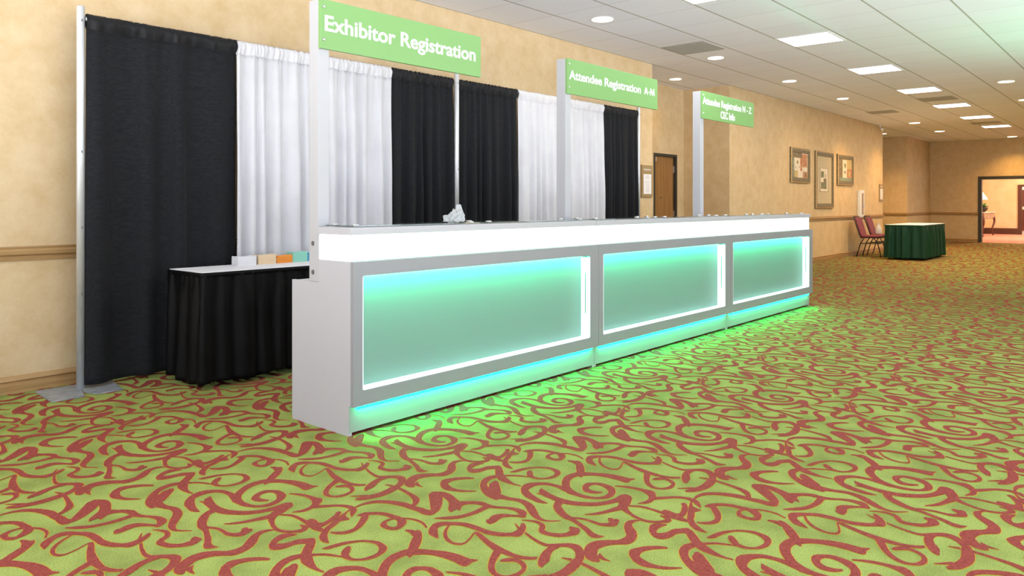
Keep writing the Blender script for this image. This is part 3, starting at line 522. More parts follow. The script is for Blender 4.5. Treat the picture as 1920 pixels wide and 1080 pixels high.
[2169,1821,2172,1824,2172,1815,2176,1818,2176,1805,2183,1810,2180,1795,2189,1802,2183,1785,2194,1793,2185,1777,2198,1786,2186,1769,2201,1779,2186,1762,2203,1772,2184,1755,2203,1764,2180,1746,2202,1755,2174,1738,2200,1746,2168,1731,2196,1735,2166,1730,2186,1722,2170,1734,2168,1709,2166,1733,2156,1704,2154,1727,2154,1703,2135,1712,2161,1709,2128,1698,2161,1710,2127,1690,2157,1704,2128,1682,2154,1696,2130,1674,2153,1688,2131,1665,2154,1679,2134,1655,2156,1670,2137,1646,2160,1662,2141,1637,2164,1654,2146,1630,2169,1647,2152,1624,2174,1641,2158,1619,2179,1636,2164,1614,2186,1632,2171,1609,2194,1630,2177,1605,2203,1630,2184,1601,2213,1630,2189,1598,2222,1630,2195,1595,2229,1631,2199,1593,2236,1631,2203,1591,2243,1631,2205,1591,2249,1629,2208,1592,2251,1625,2213,1593,2250,1619,2218,1594,2248,1614,2221,1594,2246,1610],
[2231,1648,2243,1651,2227,1644,2244,1648,2221,1638,2245,1645,2215,1631,2246,1641,2210,1624,2247,1638,2207,1617,2248,1635,2205,1611,2248,1630,2204,1606,2247,1626,2203,1602,2247,1623],
[2429,1831,2403,1801,2425,1833,2395,1799,2418,1835,2385,1796,2409,1837,2375,1793,2396,1836,2370,1791,2381,1830,2370,1790,2366,1822,2370,1789,2350,1812,2370,1790,2336,1799,2371,1790,2324,1786,2369,1788,2315,1774,2364,1782,2308,1764,2358,1774,2303,1754,2352,1766,2298,1744,2345,1756,2293,1734,2338,1747,2289,1723,2332,1738,2286,1713,2326,1729,2285,1702,2322,1720,2285,1693,2318,1710,2285,1685,2315,1699,2284,1676,2311,1687,2281,1666,2306,1675,2277,1655,2301,1663,2272,1643,2296,1652,2267,1632,2292,1640,2262,1620,2287,1629,2256,1608,2283,1617,2250,1596,2279,1605,2244,1585,2274,1594,2238,1576,2269,1583,2231,1566,2263,1573,2225,1556,2258,1565,2221,1545,2255,1558,2220,1537,2253,1552,2223,1530,2252,1546,2226,1525,2251,1539,2231,1521,2250,1533,2236,1517,2251,1527,2243,1514,2253,1521,2250,1512,2255,1516,2254,1511,2257,1512],
[2296,1693,2311,1703,2301,1687,2315,1696,2308,1677,2321,1686,2314,1667,2327,1675,2319,1657,2332,1665,2322,1648,2334,1655,2323,1639,2336,1646,2323,1630,2337,1637,2323,1620,2338,1628,2323,1610,2338,1618,2321,1599,2338,1607,2320,1588,2338,1597,2320,1578,2339,1589,2322,1569,2342,1581,2326,1561,2346,1574,2330,1554,2351,1568,2334,1547,2357,1564,2338,1542,2365,1563,2342,1537,2373,1564,2346,1533,2383,1566,2350,1530,2391,1567,2355,1529,2397,1566,2362,1528,2402,1564,2367,1529,2406,1561,2371,1530,2409,1558,2374,1532,2409,1552,2378,1534,2405,1546,2381,1535,2400,1542,2383,1535,2397,1540],
[2386,1583,2395,1587,2383,1580,2397,1586,2378,1575,2400,1584,2374,1570,2403,1581,2370,1565,2404,1577,2367,1561,2403,1571,2363,1556,2400,1566,2360,1551,2398,1561,2358,1548,2396,1557],
[2479,1230,2483,1232,2481,1226,2489,1231,2484,1221,2498,1230,2487,1216,2508,1229,2493,1211,2518,1227,2501,1208,2526,1226,2511,1206,2535,1223,2521,1204,2545,1221,2530,1202,2554,1218,2541,1200,2563,1214,2551,1197,2572,1209,2562,1193,2580,1204,2572,1189,2588,1198,2582,1184,2596,1192,2591,1179,2604,1186,2599,1173,2612,1179,2606,1165,2619,1171,2612,1156,2625,1162,2617,1147,2631,1152,2620,1136,2636,1142,2622,1126,2640,1132,2622,1117,2642,1123,2620,1107,2642,1113,2616,1097,2641,1103,2611,1088,2640,1094,2604,1079,2638,1084,2594,1070,2634,1074,2586,1064,2628,1064,2584,1063,2612,1051,2588,1065,2587,1042,2585,1063,2568,1040,2575,1061,2553,1040,2565,1060,2541,1043,2554,1061,2531,1047,2543,1063,2522,1052,2531,1066,2515,1058,2522,1070,2509,1064,2516,1075,2503,1070,2511,1081,2498,1076,2507,1087,2494,1082,2506,1094,2491,1089,2505,1101,2488,1096,2506,1109,2487,1103,2508,1116,2486,1110,2511,1123,2486,1117,2516,1129,2487,1124,2522,1134,2489,1131,2529,1140,2491,1136,2535,1146,2494,1142,2540,1151,2498,1148,2545,1157,2503,1154,2550,1162,2509,1159,2553,1167,2514,1163,2553,1172,2519,1167,2552,1175,2525,1171,2550,1177,2531,1174,2548,1179,2535,1176],
[2408,1943,2412,1946,2409,1936,2415,1940,2409,1925,2419,1932,2410,1914,2423,1923,2411,1907,2426,1917]]

# ------------------------------------------------------------------ the room
X_LOW, X_FAR, Y_LOW = -2.2, 26.8, -2.8


def wall(name, boxes, m='wallpaper'):
    b = MB()
    for q in boxes:
        b.box(*q)
    return struct(b.build(name, M[m]))


T = 0.15
wall('unseen_wall_right', [(11.5, 26.8, -5.0 - T, -5.0, 0, HC)])  # unseen wall and return, put in to keep ambient light off the far hall
wall('unseen_wall_return', [(11.5, 11.5 + T, -5.0, Y_LOW, 0, HC)])
# ceiling slab
struct(MB().box(X_LOW, 11.65, Y_LOW, 8.2, HC, HC + 0.12).box(11.65, 37, -5.15, 8.2, HC, HC + 0.12).build('ceiling', M['ceiling']))
wall('wall_left', [(X_LOW, 9.31, WY, WY + T, 0, HC)])
wall('wall_alcove_left', [(9.31 - T, 9.31, WY + T, 6.27 + T, 0, HC)])
wall('wall_alcove_back', [(9.31, 10.77, 6.27, 6.27 + T, 0, HC), (11.54, 11.78 + T, 6.27, 6.27 + T, 0, HC), (10.77, 11.54, 6.27, 6.27 + T, 2.0, HC)])
wall('wall_alcove_right', [(11.78, 11.78 + T, WY + T, 6.27, 0, HC)])
wall('wall_left_gallery', [(11.78, 20.64, WY, WY + T, 0, HC)])
wall('wall_passage_left', [(20.64 - T, 20.64, WY + T, 8.0, 0, HC)])
wall('wall_passage_back', [(20.64 - T, 24.0 + T, 8.0, 8.0 + T, 0, HC)])
wall('wall_pier', [(24.0, 24.0 + T, 5.68, 8.0, 0, HC), (24.0 + T, X_FAR + T, 5.68, 5.68 + T, 0, HC)])
OY0, OY1, OZ = -1.2, 4.36, 2.0
wall('wall_far', [(X_FAR, X_FAR + T, OY1, 5.68, 0, HC), (X_FAR, X_FAR + T, OY0, OY1, OZ, HC), (X_FAR, X_FAR + T, -5.0, OY0, 0, HC)])
LX = 34.6
wall('wall_lobby_back', [(LX, LX + T, 4.28, 5.5, 0, HC), (LX, LX + T, 3.0, 4.28, 1.87, HC), (LX, LX + T, -2, 3.0, 0, HC)], 'lobby_paper')
wall('wall_lobby_side', [(X_FAR + T, LX, 5.5, 5.5 + T, 0, HC)], 'lobby_paper')

# door in the alcove
d = thing('door_1', (10.77, 6.27, 0), 'brown veneered door', 'door')
del d['label'], d['category']
struct(d)
MB().box(10.82, 11.49, 6.31, 6.35, 0.005, 1.955).build('door_leaf', M['door_wood'], d, bevel=0.003)
MB().box(10.77, 10.815, 6.262, 6.40, 0, 2.0).box(11.495, 11.54, 6.262, 6.40, 0, 2.0).box(10.815, 11.495, 6.262, 6.40, 1.958, 2.0).build('door_frame', M['door_frame'], d)
MB().box(10.83, 10.90, 6.28, 6.31, 1.87, 1.94).build('door_closer', M['steel'], d)
MB().lathe([(0.0, 6.29), (0.012, 6.292), (0.012, 6.31), (0.0, 6.312)], 11.06, 0, 12, axis='y', c3=1.28).build('peephole', M['bolt'], d)
hg = MB()
for z in (1.70, 0.95, 0.2):
    hg.box(11.485, 11.497, 6.29, 6.312, z, z + 0.11)
hg.build('hinge', M['steel'], d)

# opening in the far wall: dark casing
f = MB()
f.box(X_FAR - 0.02, X_FAR + T + 0.01, OY1 - 0.09, OY1 + 0.005, 0, OZ + 0.005)
f.box(X_FAR - 0.02, X_FAR + T + 0.01, OY0, OY0 + 0.09, 0, OZ)
f.box(X_FAR - 0.02, X_FAR + T + 0.01, OY0 + 0.09, OY1 - 0.09, OZ - 0.09, OZ + 0.005)
struct(f.build('trim_1', M['door_frame'], bevel=0.004))
f = MB()
f.box(LX - 0.03, LX + T, 4.20, 4.32, 0, 1.90).box(LX - 0.03, LX + T, 2.95, 3.05, 0, 1.90).box(LX - 0.03, LX + T, 3.05, 4.20, 1.82, 1.90)
struct(f.build('trim_2', M['brown']))
wall('wall_beyond', [(LX + 1.6, LX + 1.7, 2.0, 5.3, 0, HC)], 'lobby_paper')

# mouldings: profile (out from the wall, height)
RAIL = [(0, .822), (.012, .824), (.016, .838), (.010, .846), (.010, .852), (.026, .862), (.030, .884), (.018, .896), (.022, .906), (.022, .912), (0, .912)]
BASE = [(0, 0), (.016, 0), (.018, .060), (.010, .066), (.010, .071), (.020, .080), (.016, .092), (.006, .104), (0, .108)]


def mould(name, prof, runs, m):
    """runs: (x0,y0,x1,y1,nx,ny): straight runs with outward normal"""
    b = MB()
    for (x0, y0, x1, y1, nx, ny) in runs:
        n = len(prof)
        v = [(x0 + nx * o, y0 + ny * o, z) for o, z in prof] + [(x1 + nx * o, y1 + ny * o, z) for o, z in prof]
        b.add(v, [(i, (i + 1) % n, (i + 1) % n + n, i + n) for i in range(n)] + [tuple(range(n)), tuple(range(n, 2 * n))])
    return struct(b.build(name, M[m]))


runs = {
    'left': [(X_LOW, WY, 9.31, WY, 0, -1)],
    'alcove': [(9.31, WY, 9.31, 6.27, 1, 0), (9.31, 6.27, 10.76, 6.27, 0, -1), (11.55, 6.27, 11.78, 6.27, 0, -1), (11.78, WY, 11.78, 6.27, -1, 0)],
    'gallery': [(11.76, WY, 20.66, WY, 0, -1)],
    'pier': [(20.64, WY, 20.64, 8.0, 1, 0), (24.0, 5.66, 24.0, 8.0, -1, 0), (23.98, 5.68, X_FAR, 5.68, 0, -1)],
    'far': [(X_FAR, OY1 + 0.01, X_FAR, 5.68, -1, 0), (X_FAR, -5.0, X_FAR, OY0 - 0.01, -1, 0)],
}
for i, (k, r) in enumerate(runs.items()):
    mould('baseboard_' + k, BASE, r, 'oak')
    mould('trim_%d' % (i + 3), RAIL, r, 'oak')
struct(MB().box(LX - 0.02, LX, 4.33, 5.5, 0, 0.235).box(X_FAR + T + .02, LX, 5.48, 5.5, 0, 0.235).build('baseboard_lobby', M['brown']))

# ------------------------------------------------------------------ carpet with its woven scroll pattern
def build_floor():
    XF = X_FAR + 0.08
    ring = [(X_LOW, Y_LOW), (11.6, Y_LOW), (11.6, 8.2), (X_LOW, 8.2)]
    ring2 = [(11.6, -5.0), (XF, -5.0), (XF, 8.2), (11.6, 8.2)]
    V = [(x, y, 0) for x, y in ring] + [(x, y, -.1) for x, y in ring] + [(x, y, 0) for x, y in ring2] + [(x, y, -.1) for x, y in ring2]
    F = []
    for o in (0, 8):
        quads = [(o, o + 1, o + 2, o + 3), (o + 7, o + 6, o + 5, o + 4)] + [(o + i, o + 4 + i, o + 4 + (i + 1) % 4, o + (i + 1) % 4) for i in range(4)]
        for q in quads:
            F += [(q[0], q[1], q[2]), (q[0], q[2], q[3])]
    strips = []
    for s in STROKES:
        a = np.array(s, float).reshape(-1, 4) / 1000
        L, R = a[:, :2], a[:, 2:]
        d = L - R
        d /= np.linalg.norm(d, axis=1)[:, None] + 1e-9
        strips.append((L, R, d))
    P0, ZL = {}, {}
    for step in (1, 2):
        for yellow in (0, 1):
            vs, fs, zs = [], [], []
            n = 0
            for ks, (L, R, d) in enumerate(strips):
                idx = list(range(0, len(L), step))
                if idx[-1] != len(L) - 1:
                    idx.append(len(L) - 1)
                l, r = L[idx], R[idx]
                if yellow:
                    l = l + d[idx] * 0.0035
                    r = r - d[idx] * 0.0035
                vs.append(np.concatenate([l, r]))
                m = len(idx)
                P = np.concatenate([l, r])
                tri = []
                for i in range(m - 1):
                    tri += [(i, i + 1, m + i + 1), (i, m + i + 1, m + i)]
                tri = np.array(tri)
                e1, e2 = P[tri[:, 1]] - P[tri[:, 0]], P[tri[:, 2]] - P[tri[:, 0]]
                ar = e1[:, 0] * e2[:, 1] - e1[:, 1] * e2[:, 0]
                if ar.sum() < 0:
                    ar, tri = -ar, tri[:, ::-1]
                fs += [tuple(q + n) for q in tri[ar > 1e-9]]
                n += 2 * m
                # every stroke of pile lies a hair above the one before it
                zz = (0.0003 if yellow else 0.0016) + ks * 0.00002 + np.arange(m) * 0.000003
                zs += [zz, zz]
            ZL[step, yellow] = np.concatenate(zs)
            P0[step, yellow] = (np.concatenate(vs), np.array(fs))
    ex, ey = (0.980, 0.0), (0.045, 0.957)
    vx = [np.array(V, float)]
    fx = [np.array(F)]
    mi = [np.zeros(len(F), int)]
    n = len(V)
    for i in range(-9, 30):
        for j in range(-12, 8):
            cx, cy = 2.55 + i * ex[0] + j * ey[0], 1.7 + i * ex[1] + j * ey[1]
            if cx < X_LOW + 0.7 or cx > X_FAR - 0.55 or cy > 7.3 or cy < (Y_LOW if cx < 12.2 else -5) + 0.7:
                continue
            dpt = cx * math.cos(YAW) + cy * math.sin(YAW)
            lat = cx * math.sin(YAW) - cy * math.cos(YAW)
            if dpt < -1.5 or abs(lat) > 0.85 * max(dpt, 0) + 2.6:
                continue
            if cy > 5.7 and not (9 < cx < 12 or 20.5 < cx < 24.3):
                continue
            step = 1 if dpt < 9 else 2
            for yellow in ((0, 1) if dpt < 12 else (0,)):
                v2, f2 = P0[step, yellow]
                v3 = np.empty((len(v2), 3))
                v3[:, 0] = v2[:, 0] + i * ex[0] + j * ey[0]
                v3[:, 1] = v2[:, 1] + i * ex[1] + j * ey[1]
                v3[:, 2] = ZL[step, yellow]
                vx.append(v3)
                fx.append(f2 + n)
                mi.append(np.full(len(f2), 2 if yellow else 1))
                n += len(v3)
    VV = np.concatenate(vx)
    FF = np.concatenate(fx)
    MI = np.concatenate(mi)
    me = bpy.data.meshes.new('floor')
    me.vertices.add(len(VV))
    me.vertices.foreach_set('co', VV.ravel())
    me.loops.add(FF.size)
    me.loops.foreach_set('vertex_index', FF.ravel())
    me.polygons.add(len(FF))
    me.polygons.foreach_set('loop_start', np.arange(0, FF.size, 3))
    for k in ('carpet_green', 'carpet_red', 'carpet_yellow'):
        me.materials.append(M[k])
    me.polygons.foreach_set('material_index', MI)
    me.update(calc_edges=True)
    o = bpy.data.objects.new('floor', me)
    COL.objects.link(o)
    return struct(o)


build_floor()
struct(MB().box(X_FAR + 0.08, 37, -3, 5.5 + T, -0.1, 0).build('floor_lobby', M['lobby_carpet']))

# ------------------------------------------------------------------ ceiling fittings
TROFF = [(9.11 + 2.655 * k, 3.19 + 0.012 * k) for k in range(6)]
TROFF_OUT = [(6.46, 3.19), (3.8, 3.19), (1.15, 3.19), (-1.5, 3.19)]
proto = None
POSW = ['nearest the camera, cut by nothing', 'second from the camera', 'third from the camera', 'fourth from the camera', 'fifth from the camera', 'farthest down the hall']
ordn = ['largest and nearest', 'second', 'third', 'fourth', 'fifth', 'smallest and farthest']


def make_troffer(x, y, s=0.285):
    t = thing('ceiling_light_panel', (x, y, HC), '', 'ceiling light', 'square fluorescent panels in one row down the hall')
    fr = MB()
    for q in ((-s - .02, s + .02, -s - .02, -s), (-s - .02, s + .02, s, s + .02), (-s - .02, -s, -s, s), (s, s + .02, -s, s)):
        fr.box(x + q[0], x + q[1], y + q[2], y + q[3], HC - 0.006, HC)
    fr.build('frame', M['ceil_metal'], t)
    MB().box(x - s, x + s, y - s, y + s, HC - 0.004, HC - 0.001).build('lens', M['troffer'], t)
    return t


for k, (x, y) in enumerate([TROFF_OUT[0]] + TROFF):
    if k == 0:
        t = proto = make_troffer(x, y)
    else:
        t = copy_tree(proto)
        t.location = (x, y, HC)
    if k == 0:
        t['label'] = 'bright square ceiling light panel only just showing at the top edge of the picture'
    else:
        t['label'] = '%s fully visible square white ceiling light panel in the row down the hall' % ordn[k - 1]
        t['label'] = {1: 'largest fully visible square ceiling light panel, first of the row down the hall', 6: 'smallest square ceiling light panel, farthest down the hall'}.get(k, '%s of the six fully visible square ceiling light panels, counted from the camera' % ordn[k - 1])
for k, (x, y) in enumerate([TROFF_OUT[0]] + TROFF):
    area('troffer_lamp', (x, y, HC - 0.03), 0.5, 34 if k < 3 else 58, (1.0, 0.97, 0.98) if k < 3 else (1.0, 0.80, 0.60))

CANS = [
    (6.68, 4.50, 0.115, 'large round recessed ceiling lamp nearest the camera, above the middle drapes'),
    (9.43, 4.55, 0.105, 'round recessed ceiling lamp beside the grey square vent grille'),
    (10.63, 5.80, 0.09, 'round recessed ceiling lamp in the alcove with the brown door'),
    (11.98, 4.53, 0.105, 'round recessed ceiling lamp just beyond the alcove corner, left of the largest light panel'),
    (14.62, 4.54, 0.10, 'round recessed ceiling lamp in front of the first picture'),
    (20.15, 4.60, 0.12, 'round recessed ceiling lamp just past the small flat ceiling vent'),
    (22.9, 4.62, 0.12, 'round recessed ceiling lamp farthest in the row along the left wall'),
    (14.27, 1.94, 0.115, 'round recessed ceiling lamp right of the light panel row, by the right edge'),
    (17.0, 2.0, 0.115, 'round recessed ceiling lamp half cut off by the right edge of the picture'),
    (22.67, 5.98, 0.10, 'round recessed ceiling lamp at the mouth of the passage before the golden wall'),
    (26.1, 3.40, 0.12, 'round recessed ceiling lamp above the wide doorway in the far wall'),
]
proto = None
for k, (x, y, r, lab) in enumerate(CANS):
    if proto is None:
        t = proto = thing('recessed_lamp', (x, y, HC), lab, 'ceiling lamp', 'round recessed ceiling lamps')
        MB().lathe([(0.095, HC - 0.002), (0.12, HC - 0.007), (0.125, HC - 0.004), (0.125, HC)], x, y, 28).build('trim_ring', M['ceil_metal'], t)
        MB().lathe([(0.0, HC - 0.006), (0.112, HC - 0.008), (0.112, HC - 0.003), (0, HC - 0.002)], x, y, 28).build('lens', M['can_lens'], t)
    else:
        t = copy_tree(proto)
        t.location = (x, y, HC)
        t['label'] = lab
        t.scale = (r / .115, r / .115, 1)
    near = k == 0
    spot('can_or_fill_spot', (x, y, HC - 0.03), [16, 50, 22, 34, 40][k] if k < 5 else 215, (1.0, 0.86, 0.68) if near else WARM, 140 if k < 5 else 125, 1.0)
# added fill spots without fixtures, brightening the far hall
for (x, y) in [(17.4, 4.55), (19.9, 1.9), (22.8, 1.9), (25.3, 1.0), (20, -1), (16, -1), (24, -2)]:
    spot('can_or_fill_spot', (x, y, HC - 0.03), 215, WARM, 125, 1.0)


def vent(x0, x1, y0, y1, lab, slats=True):
    t = thing('ceiling_vent', ((x0 + x1) / 2, (y0 + y1) / 2, HC), lab, 'ceiling vent', 'grey ceiling vents')
    MB().box(x0, x1, y0, y1, HC - 0.004, HC).build('plate', M['vent'], t)
    b = MB()
    n = 12
    for i in range(n):
        yy = y0 + 0.03 + (y1 - y0 - 0.06) * (i + .5) / n
        b.box(x0 + 0.03, x1 - 0.03, yy - 0.006, yy + 0.006, HC - 0.008, HC - 0.004)
    b.build('louvres', M['vent'], t)
    return t


vent(8.36, 8.97, 4.20, 4.77, 'large grey-green square ceiling vent grille near the round lamp')
vent(17.05, 17.6, 4.3, 4.85, 'smaller brownish square vent in the ceiling above the pictures')
vent(15.5, 16.1, 2.93, 3.53, 'ceiling vent between the third and fourth square light panels')
vent(21.0, 21.5, 3.0, 3.6, 'ceiling vent between the last two square light panels')

t = thing('security_camera', (20.2, 5.38, HC), 'small pale camera hanging at the ceiling corner where the picture wall ends', 'camera')
MB().lathe([(0.0, HC), (0.03, HC), (0.03, HC - 0.03), (0.012, HC - 0.04), (0.012, HC - 0.08), (0, HC - 0.08)], 20.2, 5.38, 12).build('mount', M['white_metal'], t)
MB().tube([(20.2, 5.38, HC - 0.095), (20.12, 5.31, HC - 0.12)], 0.03, 12).build('camera_body', M['white_metal'], t)

# ------------------------------------------------------------------ registration desk: three joined counters
DX = [2.376, 4.551, 6.726]
DL = 2.172
SLEN = [1.235, 1.32, 1.20]


def make_desk(k):
    x0 = DX[k]
    x1 = x0 + DL
    lab = ['nearest white registration counter with glowing green panel and Exhibitor Registration sign',
           'middle white registration counter with glowing green panel and Attendee Registration A-M sign',
           'farthest white registration counter with glowing green panel and two-line Attendee Registration N-Z sign'][k]
    t = thing('registration_counter', (x0, 3.134, 0), lab, 'counter', 'illuminated registration counters joined in a row')
    # carcass with side panels and a lower rear desk top
    b = MB()
    side = [(3.136, 0.0), (3.640, 0.0), (3.640, 0.765), (3.395, 0.765), (3.395, 0.885), (3.122, 0.885), (3.122, 0.153), (3.136, 0.153)]
    b.prism(side, 'x', x0, x0 + 0.02)
    b.prism(side, 'x', x1 - 0.02, x1)
    b.box(x0 + .02, x1 - .02, 3.20, 3.395, 0.16, 0.885)
    b.box(x0 + .02, x1 - .02, 3.395, 3.62, 0.735, 0.764)
    b.box(x0 + .02, x1 - .02, 3.395, 3.41, 0.02, 0.735)
    b.build('cabinet', M['laminate'], t, bevel=0.0015)
    # plinth under the front
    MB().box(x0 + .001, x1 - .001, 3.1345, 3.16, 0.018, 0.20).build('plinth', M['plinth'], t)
    # front frame with rounded-corner opening
    ax, bx, az, bz = x0 + 0.056, x1 - 0.105, 0.230, 0.812
    r, seg = 0.012, 5
    inner = []
    for (cx, cz, a0) in ((bx - r, bz - r, 0), (ax + r, bz - r, 90), (ax + r, az + r, 180), (bx - r, az + r, 270)):
        for i in range(seg + 1):
            a = math.radians(a0 + 90 * i / seg)
            inner.append((cx + r * math.cos(a), cz + r * math.sin(a)))
    outer = []
    for i, (px, pz) in enumerate(inner):
        q = i // (seg + 1)
        ox, oz = [(x1, .885), (x0, .885), (x0, .153), (x1, .153)][q]
        j = i % (seg + 1)
        if q == 0:
            outer.append((ox, pz + (oz - pz) * min(1, j * 2 / seg)) if j * 2 <= seg else (px + (ox - px) * min(1, 2 - j * 2 / seg), oz))
        elif q == 1:
            outer.append((px + (ox - px) * min(1, j * 2 / seg), oz) if j * 2 <= seg else (ox, pz + (oz - pz) * min(1, 2 - j * 2 / seg)))
        elif q == 2:
            outer.append((ox, pz + (oz - pz) * min(1, j * 2 / seg)) if j * 2 <= seg else (px + (ox - px) * min(1, 2 - j * 2 / seg), oz))
        else:
            outer.append((px + (ox - px) * min(1, j * 2 / seg), oz) if j * 2 <= seg else (ox, pz + (oz - pz) * min(1, 2 - j * 2 / seg)))
    # exact corners
    n = len(inner)
    b = MB()
    yf, yb = 3.095, 3.1215
    corners = {0: (x1, .885), 1: (x0, .885), 2: (x0, .153), 3: (x1, .153)}
    V = [(p[0], yf, p[1]) for p in inner] + [(p[0], yb, p[1]) for p in inner]
    F = []
    for i in range(n):
        j = (i + 1) % n
        F.append((i, j, j + n, i + n))
    o = len(V)
    V += [(corners[q][0], yf, corners[q][1]) for q in range(4)] + [(corners[q][0], yb, corners[q][1]) for q in range(4)]
    for q in range(4):
        s0 = q * (seg + 1)
        for i in range(seg):
            F.append((o + q, s0 + i, s0 + i + 1))
            F.append((o + 4 + q, s0 + i + n, s0 + i + 1 + n))
        e, nx = s0 + seg, ((q + 1) % 4) * (seg + 1)
        F.append((o + q, e, nx, o + (q + 1) % 4))
        F.append((o + 4 + q, e + n, nx + n, o + 4 + (q + 1) % 4))
        F.append((o + q, o + (q + 1) % 4, o + 4 + (q + 1) % 4, o + 4 + q))
    b.add(V, F)
    b.build('front_frame', M['laminate_shaded'], t, bevel=0.001)
    # recessed panel and its recess edges, whose glow is added emission
    MB().box(x0 + .02, x1 - .02, 3.172, 3.199, 0.165, 0.88).build('back_panel', M['acrylic_back'], t)
    b = MB()
    # one U-shaped liner: left, bottom and right edge of the recess, corners rounded like the frame
    path = []
    rr, g = 0.0108, 0.0012
    path += [(ax + g, bz + .015)]
    for i in range(6):
        a = math.radians(180 + 90 * i / 5)
        path.append((ax + g + rr + rr * math.cos(a), az + g + rr + rr * math.sin(a)))
    for i in range(6):
        a = math.radians(270 + 90 * i / 5)
        path.append((bx - g - rr + rr * math.cos(a), az + g + rr + rr * math.sin(a)))
    path += [(bx - g, bz - .018), (bx - g, bz + .015)]
    ins = []
    for i, (qx, qz) in enumerate(path):
        p0, p1 = path[max(0, i - 1)], path[min(len(path) - 1, i + 1)]
        tx, tz = p1[0] - p0[0], p1[1] - p0[1]
        l = math.hypot(tx, tz)
        ins.append((qx - tz / l * .004, qz + tx / l * .004))
    ins[0] = (ax + g + .004, bz - .004)
    path[0] = (ax + g, bz - .004)
    ins[-1] = (bx - g - .004, bz - .014)
    path[-1] = (bx - g, bz - .014)
    ins[-2], path[-2] = (bx - g - .004, bz - .02), (bx - g, bz - .02)
    n2 = len(path)
    V, F = [], []
    for y_ in (3.0965, 3.1715):
        V += [(q[0], y_, q[1]) for q in path] + [(q[0], y_, q[1]) for q in ins]
    for i in range(n2 - 1):
        F += [(i, i + 1, i + 1 + n2, i + n2), (i + 2 * n2, i + 1 + 2 * n2, i + 1 + 3 * n2, i + 3 * n2),
              (i, i + 1, i + 1 + 2 * n2, i + 2 * n2), (i + n2, i + 1 + n2, i + 1 + 3 * n2, i + 3 * n2)]
    F += [(0, n2, 3 * n2, 2 * n2), (n2 - 1, 2 * n2 - 1, 4 * n2 - 1, 3 * n2 - 1)]
    b.add(V, F)
    rv = b.build('added_glow_edge', M['reveal'], t, label='white recess edge with added glow')
    MB().box(bx - .0065, bx - .0045, 3.131, 3.137, 0.40, 0.69).build('slot', M['slot'], rv, label='thin dark green slot')
    MB().box(ax, bx, 3.1225, 3.135, bz + .003, bz + .012).build('led_strip', M['led_green'], t, label='green light strip')
    MB().box(ax, bx, 3.160, 3.168, bz + .003, bz + .010).build('added_white_strip', M['added_white'], t, label='added white light strip')
    MB().prism([(3.108, 0.1525), (3.1338, 0.1525), (3.1338, 0.128)], 'x', x0 + .05, x1 - .05).build('floor_led_strip', M['led_floor'], t, label='green light strip under the front')
    # glowing band and counter top
    e1 = 0.016 if k == 2 else 0.0006
    MB().box(x0 + .0006, x1 - e1, 3.131, 3.388, 0.8865, 1.0205).build('light_band', M['band'], t, label='glowing white band')
    MB().box(x0 - (0.002 if k == 0 else -.0006), x1 - .0006, 3.116, 3.395, 1.021, 1.058).build('counter_top', M['laminate'], t, bevel=0.0015)
    # glass inserts on stand-off caps
    for (ga, gb) in ((0.04, 0.98), (1.06, 2.10)):
        gp = MB().box(x0 + ga, x0 + gb, 3.15, 3.385, 1.0625, 1.0665).build('glass_top', M['glass'], t, label='clear glass insert')
        for gx in (ga + .04, gb - .04):
            for gy in (3.185, 3.355):
                MB().lathe([(0.0, 1.0665), (0.019, 1.0665), (0.020, 1.070), (0.016, 1.0745), (0, 1.0755)], x0 + gx, gy, 16).build('cap', M['steel'], gp, label='round steel cap')
    # post and sign
    px0 = x0 + (0.0, 0.0, -0.012)[k]
    p = MB().box(px0, px0 + 0.068, 3.396, 3.478, 0.766, 2.262).build('sign_post', M['post_white'], t, bevel=0.002, label='white square post')
    if k == 0:
        for z in (0.816, 0.969):
            b = MB()
            v = [(x0 - 0.004, 3.443 + 0.011 * math.cos(a), z + 0.013 * math.sin(a)) for a in [2 * PI * i / 14 for i in range(14)]]
            v2 = [(x0 + 0.003, q[1], q[2]) for q in v]
            b.add(v + v2, [tuple(range(14)), tuple(range(14, 28))] + [(i, (i + 1) % 14, (i + 1) % 14 + 14, i + 14) for i in range(14)])
            b.build('bolt', M['bolt'], p, label='dark round bolt')
    s0 = px0 + 0.0
    sb = MB().box(s0, s0 + SLEN[k], 3.378, 3.3955, 2.000, 2.262).build('sign_board', M['sign_green'], t, bevel=0.001, label='green sign board')
    for z in (2.048, 2.222):
        MB().lathe([(0.0, 3.372), (0.006, 3.3705), (0.0085, 3.373), (0.0085, 3.378), (0.0, 3.378)], s0 + 0.022, 0, 16, axis='y', c3=z).build('screw_cap', M['steel'], sb, label='round steel screw cap')
    yy = 3.3775
    texts = [[('Exhibitor Registration', 2.403, 3.560, 2.098, 0.080, .022)],
             [('Attendee Registration', 4.572, 5.590, 2.112, 0.064, .024)],
             [('Attendee Registration N - Z', 6.725, 7.850, 2.140, 0.066, .024), ('CEC Info', 7.110, 7.440, 2.032, 0.070, .024)]][k]
    for (s, a, c, base, cap, bold) in texts:
        v, fs = text_mesh(s, a, c, yy, base, cap, bold)
        MB().add(v, fs).build('lettering', M['sign_white'], sb, label='white lettering')
